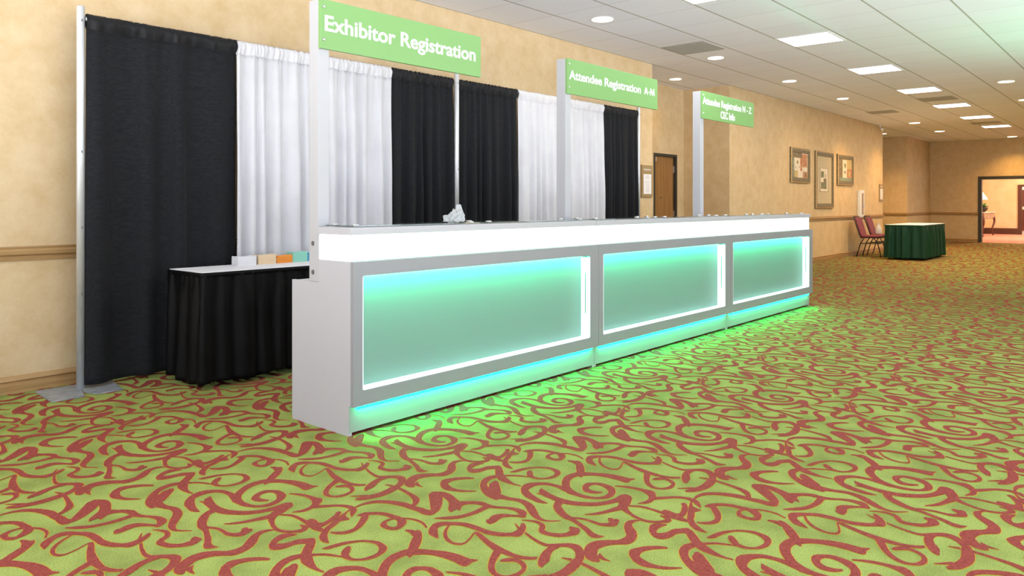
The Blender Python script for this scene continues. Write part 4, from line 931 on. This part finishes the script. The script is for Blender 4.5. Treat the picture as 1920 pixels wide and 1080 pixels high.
    if k == 1:
        # bold capitals A-M cut as one outline each
        z0, hh, w = 2.113, 0.060, 0.0165
        a0, aw, m0, mw = 5.645, 0.066, 5.742, 0.078
        xm = a0 + aw / 2
        am = MB()
        am.prism([(a0, z0), (a0 + w, z0), (a0 + w * 1.35, z0 + hh * .25), (a0 + aw - w * 1.35, z0 + hh * .25), (a0 + aw - w, z0), (a0 + aw, z0),
                  (xm + w * .55, z0 + hh), (xm, z0 + hh), (xm, z0 + hh * .78), (a0 + aw - w * 1.72, z0 + hh * .42), (a0 + w * 1.72, z0 + hh * .42), (xm, z0 + hh * .78), (xm, z0 + hh), (xm - w * .55, z0 + hh)], 'y', yy - .001, yy)
        am.box(5.717, 5.735, yy - .001, yy, z0 + .018, z0 + .030)
        am.prism([(m0, z0), (m0 + w * .8, z0), (m0 + w * .95, z0 + hh * .62), (m0 + mw / 2 - w * .3, z0), (m0 + mw / 2 + w * .3, z0), (m0 + mw - w * .95, z0 + hh * .62),
                  (m0 + mw - w * .8, z0), (m0 + mw, z0), (m0 + mw - w * .3, z0 + hh), (m0 + mw - w * 1.35, z0 + hh), (m0 + mw / 2, z0 + hh * .42), (m0 + w * 1.35, z0 + hh), (m0 + w * .3, z0 + hh)], 'y', yy - .001, yy)
        am.build('lettering', M['sign_white'], sb, label='white letters A-M')
    return t


for k in range(3):
    make_desk(k)

# crumpled clear bag left on the first counter
b = MB()


def bag(u, v):
    a = 2 * PI * u
    e = (v - 0.02) * PI * 0.5 / 0.98
    r = 0.085 * math.cos(e) ** 0.7 if v < 1 else 0.0
    n = noise.noise(Vector((math.cos(a) * 2.2, math.sin(a) * 2.2, v * 4)))
    n2 = noise.noise(Vector((math.cos(a) * 7, math.sin(a) * 7, v * 11 + 4)))
    r *= 1 + 0.30 * n + 0.10 * n2
    z = 1.0735 + (0.066 + .028 * math.cos(a)) * math.sin(e) * (1 + 0.35 * n + .1 * n2)
    return (3.255 + 0.85 * r * math.cos(a) + 0.02 * v, 3.27 + 0.62 * r * math.sin(a), z)


b.grid(bag, 44, 18, closed_u=True, smooth=False)
tag(b.build('plastic_bag', M['bag']), 'crumpled clear plastic bag lying on the nearest white counter top', 'bag')

# ------------------------------------------------------------------ pipe and drape
PY = 5.215


def drape(x0, x1, folds, seed, kind, lab, ruffle=1.0, zb=0.03, top=2.386):
    rnd = random.Random(seed)
    ph = [rnd.uniform(0, 6.28) for _ in range(6)]
    w = x1 - x0
    hem = top - 0.095

    def off(u, z):
        g = 0.25 + 0.75 * min(1, (top - z) / 1.0)
        warp = u + 0.035 * math.sin(2 * PI * u * 1.5 + ph[0]) + 0.012 * math.sin(2 * PI * u * 4 + ph[1] + z * .6)
        a = math.sin(2 * PI * folds * warp + ph[2])
        a = math.copysign(abs(a) ** 0.8, a)
        y = 0.030 * g * a + 0.012 * g * math.sin(2 * PI * folds * 0.47 * warp + ph[3] + 0.3 * z)
        y += 0.010 * ruffle * math.exp(-((top - z) / 0.25)) * math.sin(2 * PI * (folds * 3.1) * warp + ph[4])
        y += 0.008 * noise.noise(Vector((u * w * 3, z * 2, seed)))
        return y

    b = MB()
    nu, nv = int(w * 90), 44

    def fn(u, v):
        z = zb + (hem - zb) * (1 - v)
        flare = 0.012 * (1 - z / top) * (2 * u - 1)
        return (x0 + w * u + flare, PY + off(u, z) - 0.012, z)
    b.grid(fn, nu, nv)
    cl = b.build(('black' if kind == 'black' else 'white') + '_drape', M[kind + '_cloth'], solid=0.004)
    cl.name = 'drape'
    # rod pocket: gathered sleeve round the crossbar
    b = MB()

    def sl(u, v):
        z0 = hem - 0.004
        x = x0 + w * u
        wob = 1.3 * noise.noise(Vector((x * 9, 1, seed)))
        amp = 0.55 + 0.9 * abs(noise.noise(Vector((x * 5, 7, seed))))
        ruf = ruffle * amp * (0.007 * math.sin(2 * PI * (folds * 2.3 * u + wob) + ph[4]) + 0.005 * noise.noise(Vector((x * 45, v * 3, seed))))
        a = v * 2 * PI
        if v <= 0.5:        # front, bottom to top
            k = v * 2
            y = PY - 0.012 + off(u, z0) * (1 - k) - 0.018 * math.sin(k * PI) - ruf
            z = z0 + (top - z0) * k ** 0.8
        else:
            k = (v - .5) * 2
            y = PY - 0.012 + 0.028 * math.sin(k * PI) + off(u, z0) * k + ruf + 0.006 * k
            z = top - (top - z0) * k ** 1.2
        z += ruffle * amp * 0.006 * math.sin(2 * PI * (folds * 2.7 * u + wob * 1.3) + ph[5]) * math.sin(min(1, z - z0 + .3) * PI / 2) + ruffle * .004 * noise.noise(Vector((x * 60, 3, seed)))
        return (x, y, z)
    b.grid(sl, nu * 2, 14)
    tag(cl, lab, 'drape', kind + ' drapes hung on the pipe frame')
    b.build('rod_pocket', M[kind + '_hem'], cl)
    return cl


drape(1.895, 2.928, 4, 3, 'black', 'wide black drape at the left end of the pipe frame, beside the first upright', 0.55)
drape(2.925, 3.645, 6, 5, 'white', 'white drape directly right of the leftmost black drape, above the paper stacks', 1.0)
drape(3.662, 4.392, 6, 11, 'white', 'white drape seen right of the nearest sign post', 1.0)
drape(4.410, 5.165, 6, 8, 'black', 'black drape left of the middle upright', 1.0)
drape(5.225, 6.115, 7, 9, 'black', 'black drape right of the middle upright', 1.0)
drape(6.125, 6.885, 6, 13, 'white', 'white drape left of the middle sign post, right of the middle black drapes', 1.0)
drape(6.902, 7.73, 7, 15, 'white', 'white drape behind the A-M sign, left of the last black drape', 1.0)
drape(7.740, 8.53, 6, 17, 'black', 'narrow black drape at the far right end of the pipe frame', 1.0)

PX = [1.868, 5.197, 8.575]
ul = ['tall steel upright at the left end of the drapes on two flat base plates', 'steel upright showing between the two middle black drapes', 'steel upright at the far right end of the drapes']
for k, x in enumerate(PX):
    yp = PY - 0.035 if k == 1 else PY
    t = thing('upright_pole', (x, yp, 0), ul[k], 'pole', 'uprights of the pipe frame')
    MB().lathe([(0.0, 0.008), (0.024, 0.008), (0.024, 2.425), (0.021, 2.432), (0.0, 2.432)], x, yp, 24).build('tube', M['pole'], t)
    for z in (0.6, 1.02, 1.5, 2.33):
        MB().box(x - .004, x + .004, yp - .0255, yp - .02, z, z + 0.016).build('slot', M['bolt'], t, label='small dark slot in the tube')
    if k == 0:
        MB().prism([(1.655, 5.36), (1.632, 5.005), (1.812, 5.0), (1.845, 5.12), (1.90, 5.35)], 'z', 0.003, 0.010).build('base_plate', M['plate'], t, label='scuffed grey steel base plate')
        MB().prism([(1.892, 5.34), (1.850, 5.10), (1.885, 5.0), (2.035, 4.995), (2.10, 5.33)], 'z', 0.003, 0.009).build('base_plate', M['plate'], t, label='second grey steel base plate')
    else:
        MB().box(x - .2, x + .2, yp - .12, yp + .18, 0.003, 0.009).build('base_plate', M['plate'], t)
ct = ['steel crossbar carrying the left four drapes', 'steel crossbar carrying the right four drapes']
for k in range(2):
    o = MB().tube([(PX[k] + .026, PY, 2.355), (PX[k + 1] - .026, PY, 2.355)], 0.014, 12).build('crossbar', M['pole'])
    tag(o, ct[k], 'rod', 'crossbars of the pipe frame')

# ------------------------------------------------------------------ skirted tables
def skirted(x0, x1, y0, y1, top, zb, m, lab, folds, name='skirted_table', amp=0.018, seed=1, flare=0.03):
    t = thing(name, ((x0 + x1) / 2, (y0 + y1) / 2, 0), lab, 'table')
    MB().box(x0, x1, y0, y1, top - 0.022, top).build('table_top', M['table_white'], t, bevel=0.004, label='white covered top')
    rnd = random.Random(seed)
    per = 2 * (x1 - x0) + 2 * (y1 - y0)
    rc = 0.03

    def path(s):
        """point and outward normal along the rounded outline, start rear-left, going front-left, front-right, rear-right"""
        L = [(x0, y1, x0, y0, -1, 0), (x0, y0, x1, y0, 0, -1), (x1, y0, x1, y1, 1, 0), (x1, y1, x0, y1, 0, 1)]
        d = s * per
        for i, (ax, ay, bx, by, nx, ny) in enumerate(L):
            l = abs(bx - ax) + abs(by - ay)
            if d <= l or i == 3:
                k = min(1, d / l)
                # blend normals close to the corners
                nn = Vector((nx, ny))
                e = 0.05
                if d < e:
                    pn = Vector(L[i - 1][4:])
                    nn = nn.lerp(pn, 0.5 * (1 - d / e))
                elif l - d < e:
                    qn = Vector(L[(i + 1) % 4][4:])
                    nn = nn.lerp(qn, 0.5 * (1 - (l - d) / e))
                nn.normalize()
                return ax + (bx - ax) * k, ay + (by - ay) * k, nn
            d -= l
    N = int(per * 110)
    nf = folds
    ph = [rnd.uniform(0, 6) for _ in range(4)]

    def fn(u, v):
        x, y, n = path(u)
        w = u + 0.004 * math.sin(2 * PI * u * 9 + ph[0]) + .002 * math.sin(2 * PI * u * 23 + ph[1])
        g = min(1, v * 3.5) ** 0.8
        a = math.sin(2 * PI * nf * w + ph[2])
        d = 0.006 + flare * v + g * amp * (a + 0.5 * math.sin(2 * PI * nf * .53 * w + ph[3] + v)) + 0.006 * math.sin(2 * PI * nf * 2.3 * w) * math.exp(-v * 6) + 0.006 * noise.noise(Vector((x * 9, y * 9, v * 3)))
        z = top - 0.004 - (top - 0.004 - zb) * v
        if v > .98:
            z += 0.008 * math.sin(2 * PI * nf * .31 * w)
        return (x + n.x * d, y + n.y * d, z)
    MB().grid(fn, N, 26, closed_u=True).build('skirt', M[m], t, solid=0.002)
    # binding tape along the top edge
    MB().grid(lambda u, v: (path(u)[0] + path(u)[2].x * (0.010 + .003 * v), path(u)[1] + path(u)[2].y * (0.010 + .003 * v), top - 0.003 - 0.028 * v), 200, 2, closed_u=True).build('skirt_band', M[m], t, solid=0.002)
    lg = None
    for (lx, ly) in ((x0 + .1, y0 + .06), (x1 - .1, y0 + .06), (x0 + .1, y1 - .06), (x1 - .1, y1 - .06)):
        MB().tube([(lx, ly, 0.002), (lx, ly, top - .024)], 0.013, 10).build('leg', M['steel'], t)
    return t


skirted(2.375, 4.20, 4.64, 5.09, 0.742, 0.035, 'skirt_black', 'narrow table with white top and gathered black skirt behind the nearest counter', 34, amp=0.014)
skirted(17.34, 19.32, 3.80, 4.53, 0.738, 0.045, 'skirt_green', 'table with white top and dark green skirt standing far down the hall', 34, amp=0.022, seed=5)

# leaflet stacks on the black-skirted table
SK = [('white', (0.80, 0.80, 0.83), 2.792, 2.936, 0.060, 4.945, 'white paper stack, leftmost on the black-skirted table'),
      ('tan', (0.80, 0.62, 0.40), 2.950, 3.092, 0.064, 4.94, 'tan paper stack between the white and the orange stacks'),
      ('orange', (0.90, 0.33, 0.05), 3.098, 3.228, 0.052, 4.94, 'orange paper stack, lowest on the black-skirted table'),
      ('teal', (0.30, 0.68, 0.55), 3.236, 3.365, 0.070, 4.95, 'mint green paper stack beside the sign post')]
for nm, c, a, bb, h, y, lab in SK:
    b = MB()
    n = 14
    rnd = random.Random(nm)
    for i in range(n):
        dx, dy = rnd.uniform(-.0015, .0015), rnd.uniform(-.0015, .0015)
        z0 = 0.7425 + h * i / n
        z1 = 0.7425 + h * (i + 1) / n - 0.0004
        # sheets bow up slightly at the ends
        xs = [a + (bb - a) * q / 6 + dx for q in range(7)]
        pts = [(x, z0 + 0.006 * (i / n) * ((q - 3) / 3) ** 2) for q, x in enumerate(xs)]
        top = [(x, z1 + 0.006 * (i / n) * ((q - 3) / 3) ** 2) for q, x in enumerate(xs)]
        b.prism(pts + top[::-1], 'y', y + dy, y + 0.085 + dy)
    tag(b.build('paper_stack', mat(nm + '_leaflets', c, 0.8)), lab, 'papers', 'leaflet stacks on the black-skirted table')
o = MB().box(3.368, 3.385, 4.955, 5.03, 0.7425, 0.808).build('paper_stack', mat('blue_leaflets', (0.05, 0.30, 0.48), 0.8))
tag(o, 'blue sliver of paper stack at the right of the mint green one', 'papers', 'leaflet stacks on the black-skirted table')

# ------------------------------------------------------------------ stacking chairs behind the green table
def make_chair(x, y, lab):
    """faces -Y; origin under the seat centre"""
    t = thing('stacking_chair', (x, y, 0), lab, 'chair', 'burgundy stacking chairs by the wall')
    w = 0.215

    def sect(hw, hh, r, n=5):
        pts = []
        for cx, cz, a0 in ((hw - r, hh - r, 0), (-hw + r, hh - r, 90), (-hw + r, -hh + r, 180), (hw - r, -hh + r, 270)):
            for i in range(n):
                a = math.radians(a0 + 90 * i / (n - 1))
                pts.append((cx + r * math.cos(a), cz + r * math.sin(a)))
        return pts
    pr = sect(w, 0.20, 0.05)
    MB().prism([(x + p, y + q) for p, q in pr], 'z', 0.435, 0.48).build('seat', M['burgundy'], t, bevel=0.014)
    pr = sect(w - .01, 0.205, 0.05)
    V, F = [], []
    n = len(pr)
    for dy in (0, 0.035):
        for p, q in pr:
            V.append((x + p, y + 0.235 + q * 0.30 + dy + .02 * (p / w) ** 2 * -1, 0.665 + q))
    F = [(i, (i + 1) % n, (i + 1) % n + n, i + n) for i in range(n)] + [tuple(range(n))[::-1], tuple(range(n, 2 * n))]
    MB().add(V, F).build('backrest', M['burgundy'], t, bevel=0.012)
    sf = MB().box(x - w + .01, x + w - .01, y - .19, y + .19, 0.418, 0.436)
    sf.build('seat_pan', M['chair_frame'], t)
    fb = MB()
    for s in (-1, 1):
        fb.tube([(x + s * (w + .008), y + .16, .43), (x + s * (w + .008), y + .20, .50), (x + s * (w + .008), y + .322, .86), (x + s * (w - .02), y + .333, .885)], 0.011, 8)
    fb.tube([(x - w + .02, y + .333, .885), (x + w - .02, y + .333, .885)], 0.011, 8)
    fb.build('back_frame', M['chair_frame'], t)
    for s in (-1, 1):
        MB().tube([(x + s * w, y - .10, .425), (x + s * w, y - .18, .30), (x + s * (w + .01), y - .25, .004)], 0.011, 8).build('leg', M['chair_frame'], t)
        MB().tube([(x + s * w, y + .10, .425), (x + s * w, y + .18, .30), (x + s * (w + .01), y + .26, .004)], 0.011, 8).build('leg', M['chair_frame'], t)
    st = MB()
    for s in (-1, 1):
        st.tube([(x + s * w, y - .18, .30), (x + s * w, y + .18, .30)], 0.008, 8)
    st.tube([(x - w, y - .18, .30), (x + w, y - .18, .30)], 0.008, 8)
    st.build('stretcher', M['chair_frame'], t)
    return t


ch = make_chair(18.02, 4.97, 'burgundy stacking chair nearer the camera, fully visible left of the green table')
c2 = copy_tree(ch)
c2.location = (18.80, 4.97, 0)
c2['label'] = 'burgundy stacking chair half hidden behind the green-skirted table'

t = thing('water_jug', (18.70, 5.02, 0.48), 'small milky white jug standing on the half hidden chair seat', 'jug')
MB().lathe([(0, .482), (.06, .482), (.066, .50), (.066, .60), (.05, .65), (.022, .69), (.020, .71), (0, .71)], 18.70, 5.02, 18).build('jug_body', M['plastic_white'], t)
MB().lathe([(0, .709), (.024, .709), (.024, .727), (0, .728)], 18.70, 5.02, 14).build('lid', M['white_metal'], t)

# ------------------------------------------------------------------ pictures and wall fittings
def picture(x0, x1, z0, z1, lab, inner, fw=0.10):
    t = thing('framed_picture', ((x0 + x1) / 2, WY, z0), lab, 'picture', 'framed pictures on the left wall')
    y1 = WY - 0.001
    b = MB()
    n = 4
    prof = [(0, 0.0, 1), (0, 0.030, 1), (.014, 0.040, 1), (.016, 0.036, 0), (fw * .55, 0.040, 0), (fw * .6, 0.030, 0), (fw * .92, 0.027, 0), (fw, 0.018, 1), (fw, 0.010, 1)]
    rings = []
    V = []
    for (i, o, m) in prof:
        V += [(x0 + i, y1 - o, z0 + i), (x1 - i, y1 - o, z0 + i), (x1 - i, y1 - o, z1 - i), (x0 + i, y1 - o, z1 - i)]
    for k in range(len(prof) - 1):
        mi = prof[k][2]
        b.add([V[k * 4 + q] for q in range(4)] + [V[(k + 1) * 4 + q] for q in range(4)], [(q, (q + 1) % 4, (q + 1) % 4 + 4, q + 4) for q in range(4)], 1 if k in (1, 2, 7) else 0)
    b.build('frame', [M['frame_wood'], M['frame_gold']], t)
    MB().box(x0 + fw, x1 - fw, y1 - 0.012, y1, z0 + fw, z1 - fw).build('mat_board', M[inner[0]], t)
    b = MB()
    mats, W, H = [], x1 - x0 - 2 * fw, z1 - z0 - 2 * fw
    for i, (u0, u1, v0, v1, m) in enumerate(inner[1]):
        if m not in mats:
            mats.append(m)
        b.box(x0 + fw + W * u0, x0 + fw + W * u1, y1 - 0.0135 - 0.0006 * i, y1 - 0.0115, z0 + fw + H * v0, z0 + fw + H * v1, mats.index(m))
    b.build('artwork', [M[m] for m in mats], t)
    return t


A1 = [(.10, .98, .0, 1, 'art_cream'), (.0, .62, .80, 1, 'art_brown'), (.62, .95, .44, .97, 'art_rust'), (.50, .63, .28, .80, 'art_rust'), (.12, .50, .28, .76, 'art_cream'),
      (.28, .36, .56, .68, 'art_leaf'), (.20, .23, .36, .44, 'art_leaf'), (.42, .45, .40, .46, 'art_leaf'), (.0, .30, .0, .28, 'art_olive'), (.12, .34, .02, .27, 'art_ochre'), (.68, .96, .0, .26, 'art_rust'), (.78, .88, .04, .22, 'art_brown'), (.0, .10, .0, .78, 'art_teal')]
A2 = [(.22, .76, .245, .76, 'art_cream'), (.20, .78, .745, .755, 'art_brown'), (.20, .78, .245, .255, 'art_brown'), (.22, .235, .25, .75, 'art_brown'), (.745, .76, .25, .75, 'art_brown'), (.28, .46, .55, .68, 'art_olive'), (.50, .66, .53, .68, 'art_cream'), (.55, .60, .55, .62, 'art_olive'), (.46, .64, .44, .53, 'art_brown'), (.28, .64, .31, .45, 'art_olive')]
A3 = [(.0, 1, .0, 1, 'art_ochre'), (.0, .30, .0, 1, 'art_brown'), (.60, 1, .58, 1, 'art_ochre'), (.30, .62, .14, .96, 'art_cream'), (.42, .54, .62, .80, 'art_olive'), (.42, .52, .34, .46, 'art_brown'), (.62, 1, .05, .55, 'art_rust'), (.72, .88, .25, .42, 'art_ochre'), (.0, 1, .0, .14, 'art_teal')]
picture(14.40, 15.42, 1.585, 2.265, 'small framed picture on the left, cream and rust patchwork with dark leaf marks', ('art_olive', A1))
picture(15.74, 16.83, 1.085, 2.262, 'tall narrow framed picture with wide cream border, the middle of the three', ('mat_board', A2))
picture(17.10, 18.20, 1.585, 2.262, 'small framed picture on the right with ochre, cream and rust blocks', ('art_brown', A3))

t = thing('wall_cabinet', (18.75, WY, 0.86), 'narrow tall white wall cabinet with dark glass slot above the chairs', 'cabinet')
MB().box(18.55, 18.88, WY - 0.07, WY - 0.001, 0.86, 1.49).build('cabinet_body', M['white_metal'], t, bevel=0.01)
MB().box(18.67, 18.79, WY - 0.074, WY - 0.068, 0.93, 1.42).build('window', M['dark_glass'], t, label='dark glass slot')
MB().box(18.81, 18.83, WY - 0.09, WY - 0.068, 1.10, 1.16).build('handle', M['steel'], t)


def plaque(x0, x1, z0, z1, lab, k):
    t = thing('wall_plaque', ((x0 + x1) / 2, WY, z0), lab, 'sign', 'tan notice boards on the left wall')
    bd = MB().box(x0, x1, WY - 0.022, WY - 0.001, z0, z1).build('board', M['brass'], t, bevel=0.004)
    h = z1 - z0
    w = x1 - x0
    pz0, pz1 = z0 + h * .10, z0 + h * .72
    MB().box(x0 + w * .14, x1 - w * .14, WY - 0.0245, WY - 0.020, pz0, pz1).build('notice', M['paper'], t, label='white printed notice')
    b = MB()
    rows = [(.45, .92, .3), (.30, .86, .5), (.30, .80, .5), (.2, .60, .7), (.35, .50, .4), (.3, .40, .45), (.33, .30, .4), (.3, .22, .45), (.33, .14, .4)]
    for (_, v, ww) in rows:
        zc = pz0 + (pz1 - pz0) * v
        xc = (x0 + x1) / 2
        b.box(xc - w * .36 * ww, xc + w * .36 * ww, WY - 0.0252, WY - 0.024, zc - 0.0022, zc + 0.0022)
    b.build('print', M['grey_print'], t)
    b = MB()
    zc = z0 + h * .86
    for i in range(7):
        xx = x0 + w * (.18 + .095 * i)
        b.box(xx, xx + w * .018, WY - 0.0232, WY - 0.0215, zc - .012, zc + .012)
        b.box(xx + w * .045, xx + w * .063, WY - 0.0232, WY - 0.0215, zc - .012, zc + .012)
        zz = zc + (-.012, .009, -.002)[i % 3]
        b.box(xx, xx + w * .06, WY - 0.0232, WY - 0.0215, zz, zz + .003)
    b.build('heading', M['paper'], t)


plaque(9.0, 9.285, 1.268, 1.708, 'tan notice board with white paper on the wall end beside the brown door alcove', 0)
plaque(20.30, 20.60, 1.245, 1.665, 'small tan notice board at the far end of the picture wall', 1)

# ------------------------------------------------------------------ lobby beyond the opening
TX0, TX1, TY0, TY1 = 31.1, 33.35, 4.86, 5.34
t = thing('console_table', ((TX0 + TX1) / 2, 5.1, 0), 'carved dark wood console table with pale top beyond the far doorway', 'table')
MB().box(TX0, TX1, TY0, TY1, 0.845, 0.875).build('table_top', M['marble'], t, bevel=0.008)
b = MB()
sc = [(TX0 + .06, .845), (TX1 - .06, .845), (TX1 - .06, .70)]
for i in range(25):
    u = 1 - i / 24
    sc.append((TX0 + .1 + (TX1 - TX0 - .2) * u, .70 - 0.05 * abs(math.sin(u * PI * 4)) - .03 * math.sin(u * PI)))
sc.append((TX0 + .06, .70))
b.prism(sc, 'y', TY0 + .03, TY0 + .06)
b.box(TX0 + .05, TX0 + .08, TY0 + .06, TY1 - .04, .68, .845).box(TX1 - .08, TX1 - .05, TY0 + .06, TY1 - .04, .68, .845)
b.build('apron', M['carved'], t)
for (sx, lx) in ((-1, TX0 + .09), (1, TX1 - .09)):
    for (sy, ly) in ((-1, TY0 + .07), (1, TY1 - .07)):
        pts, rs = [], []
        for i in range(13):
            v = i / 12
            o = 0.06 * math.sin(v * 2 * PI) * (1 - v * .2)
            pts.append((lx + sx * o, ly + sy * o * .6, .72 - .718 * v))
            rs.append(0.045 - .028 * v + (.012 if i >= 12 else 0))
        MB().tube(pts, rs, 10).build('leg', M['mahogany'], t)
lx, ly = 31.36, 5.12
t = thing('table_lamp', (lx, ly, .875), 'lit table lamp with white shade on the console table beyond the doorway', 'lamp')
MB().lathe([(0, .876), (.09, .876), (.08, .90), (.03, .93), (.06, 1.02), (.075, 1.08), (.03, 1.16), (.02, 1.20), (.015, 1.36), (0, 1.36)], lx, ly, 20).build('lamp_base', M['dark_bronze'], t)
MB().grid(lambda u, v: (lx + (.31 - .17 * v) * math.cos(2 * PI * u), ly + (.31 - .17 * v) * math.sin(2 * PI * u), 1.33 + .27 * v), 32, 4, closed_u=True).build('lamp_shade', M['lamp_shade'], t, solid=0.004, label='glowing white shade')
MB().tube([(lx, ly, 1.36), (lx, ly, 1.66)], 0.008, 8).build('finial', M['dark_bronze'], t)
px, py = 32.0, 5.05
t = thing('flower_pot', (px, py, .875), 'dark pot of pale flowers and leaves on the console table beside the lamp', 'plant')
MB().lathe([(0, .876), (.06, .876), (.13, .95), (.15, 1.02), (.13, 1.06), (.11, 1.06), (0, 1.05)], px, py, 20).build('pot', M['dark_bronze'], t)
b, b2 = MB(), MB()
rnd = random.Random(4)
for i in range(70):
    a, e, l = rnd.uniform(0, 2 * PI), rnd.uniform(.15, 1.2), rnd.uniform(.14, .30)
    dx, dy, dz = math.cos(a) * math.cos(e), math.sin(a) * math.cos(e), math.sin(e)
    p = Vector((px, py, 1.05))
    q = p + Vector((dx, dy, dz)) * l * .6
    r_ = p + Vector((dx, dy, dz * .6)) * l
    s = Vector((-math.sin(a), math.cos(a), 0)) * .022
    b.add([p, q + s, r_, q - s], [(0, 1, 2, 3)])
    if i < 22:
        for k in range(5):
            aa = 2 * PI * k / 5
            c = Vector((math.cos(aa), math.sin(aa), .3)) * .026
            cc = Vector((math.cos(aa + .6), math.sin(aa + .6), .3)) * .02
            dd = Vector((math.cos(aa - .6), math.sin(aa - .6), .3)) * .02
            b2.add([r_, r_ + cc, r_ + c, r_ + dd], [(0, 1, 2, 3)])
for k in range(5):
    p = Vector((px + .05, py - .02, 1.1))
    for i in range(8):
        q = p + Vector((.10 * i / 2, -.02 * i, .02 * math.sin(i * .8) + k * .004))
        b2.add([q, q + Vector((.02, 0, .012)), q + Vector((.0, 0, .03)), q + Vector((-.02, 0, .012))], [(0, 1, 2, 3)])
    break
b.build('leaves', M['leaf'], t, solid=0.001)
b2.build('petals', M['petal'], t, solid=0.001)

# cabinet glimpsed beyond the second doorway
t = thing('display_cabinet', (LX + 1.2, 3.9, 0), 'dark red and cream cabinet glimpsed past the farthest door frame', 'cabinet')
MB().box(LX + .9, LX + 1.4, 3.2, 4.5, 0.12, 0.95).build('cabinet_body', M['mahogany'], t)
MB().box(LX + .85, LX + 1.45, 3.15, 4.55, 0.95, 1.06).build('counter_top', M['marble'], t)
MB().box(LX + .95, LX + 1.4, 3.2, 4.5, 0.0, 0.12).build('plinth', M['white_metal'], t)
MB().box(LX + 1.2, LX + 1.4, 3.2, 4.5, 1.06, 1.72).build('upper_case', M['mahogany'], t)
MB().box(LX + 1.19, LX + 1.4, 3.15, 4.55, 1.72, 1.85).build('cornice', M['marble'], t)

# lamps of the lobby
area('lobby_lamp', (30.5, 2.6, HC - 0.05), 2.0, 300, (1.0, 0.74, 0.48))
area('lobby_lamp', (33.5, 3.0, HC - 0.05), 1.0, 130, (1.0, 0.74, 0.48))
area('lobby_lamp', (LX + .8, 3.8, HC - 0.2), 0.6, 50, (1.0, 0.8, 0.6))
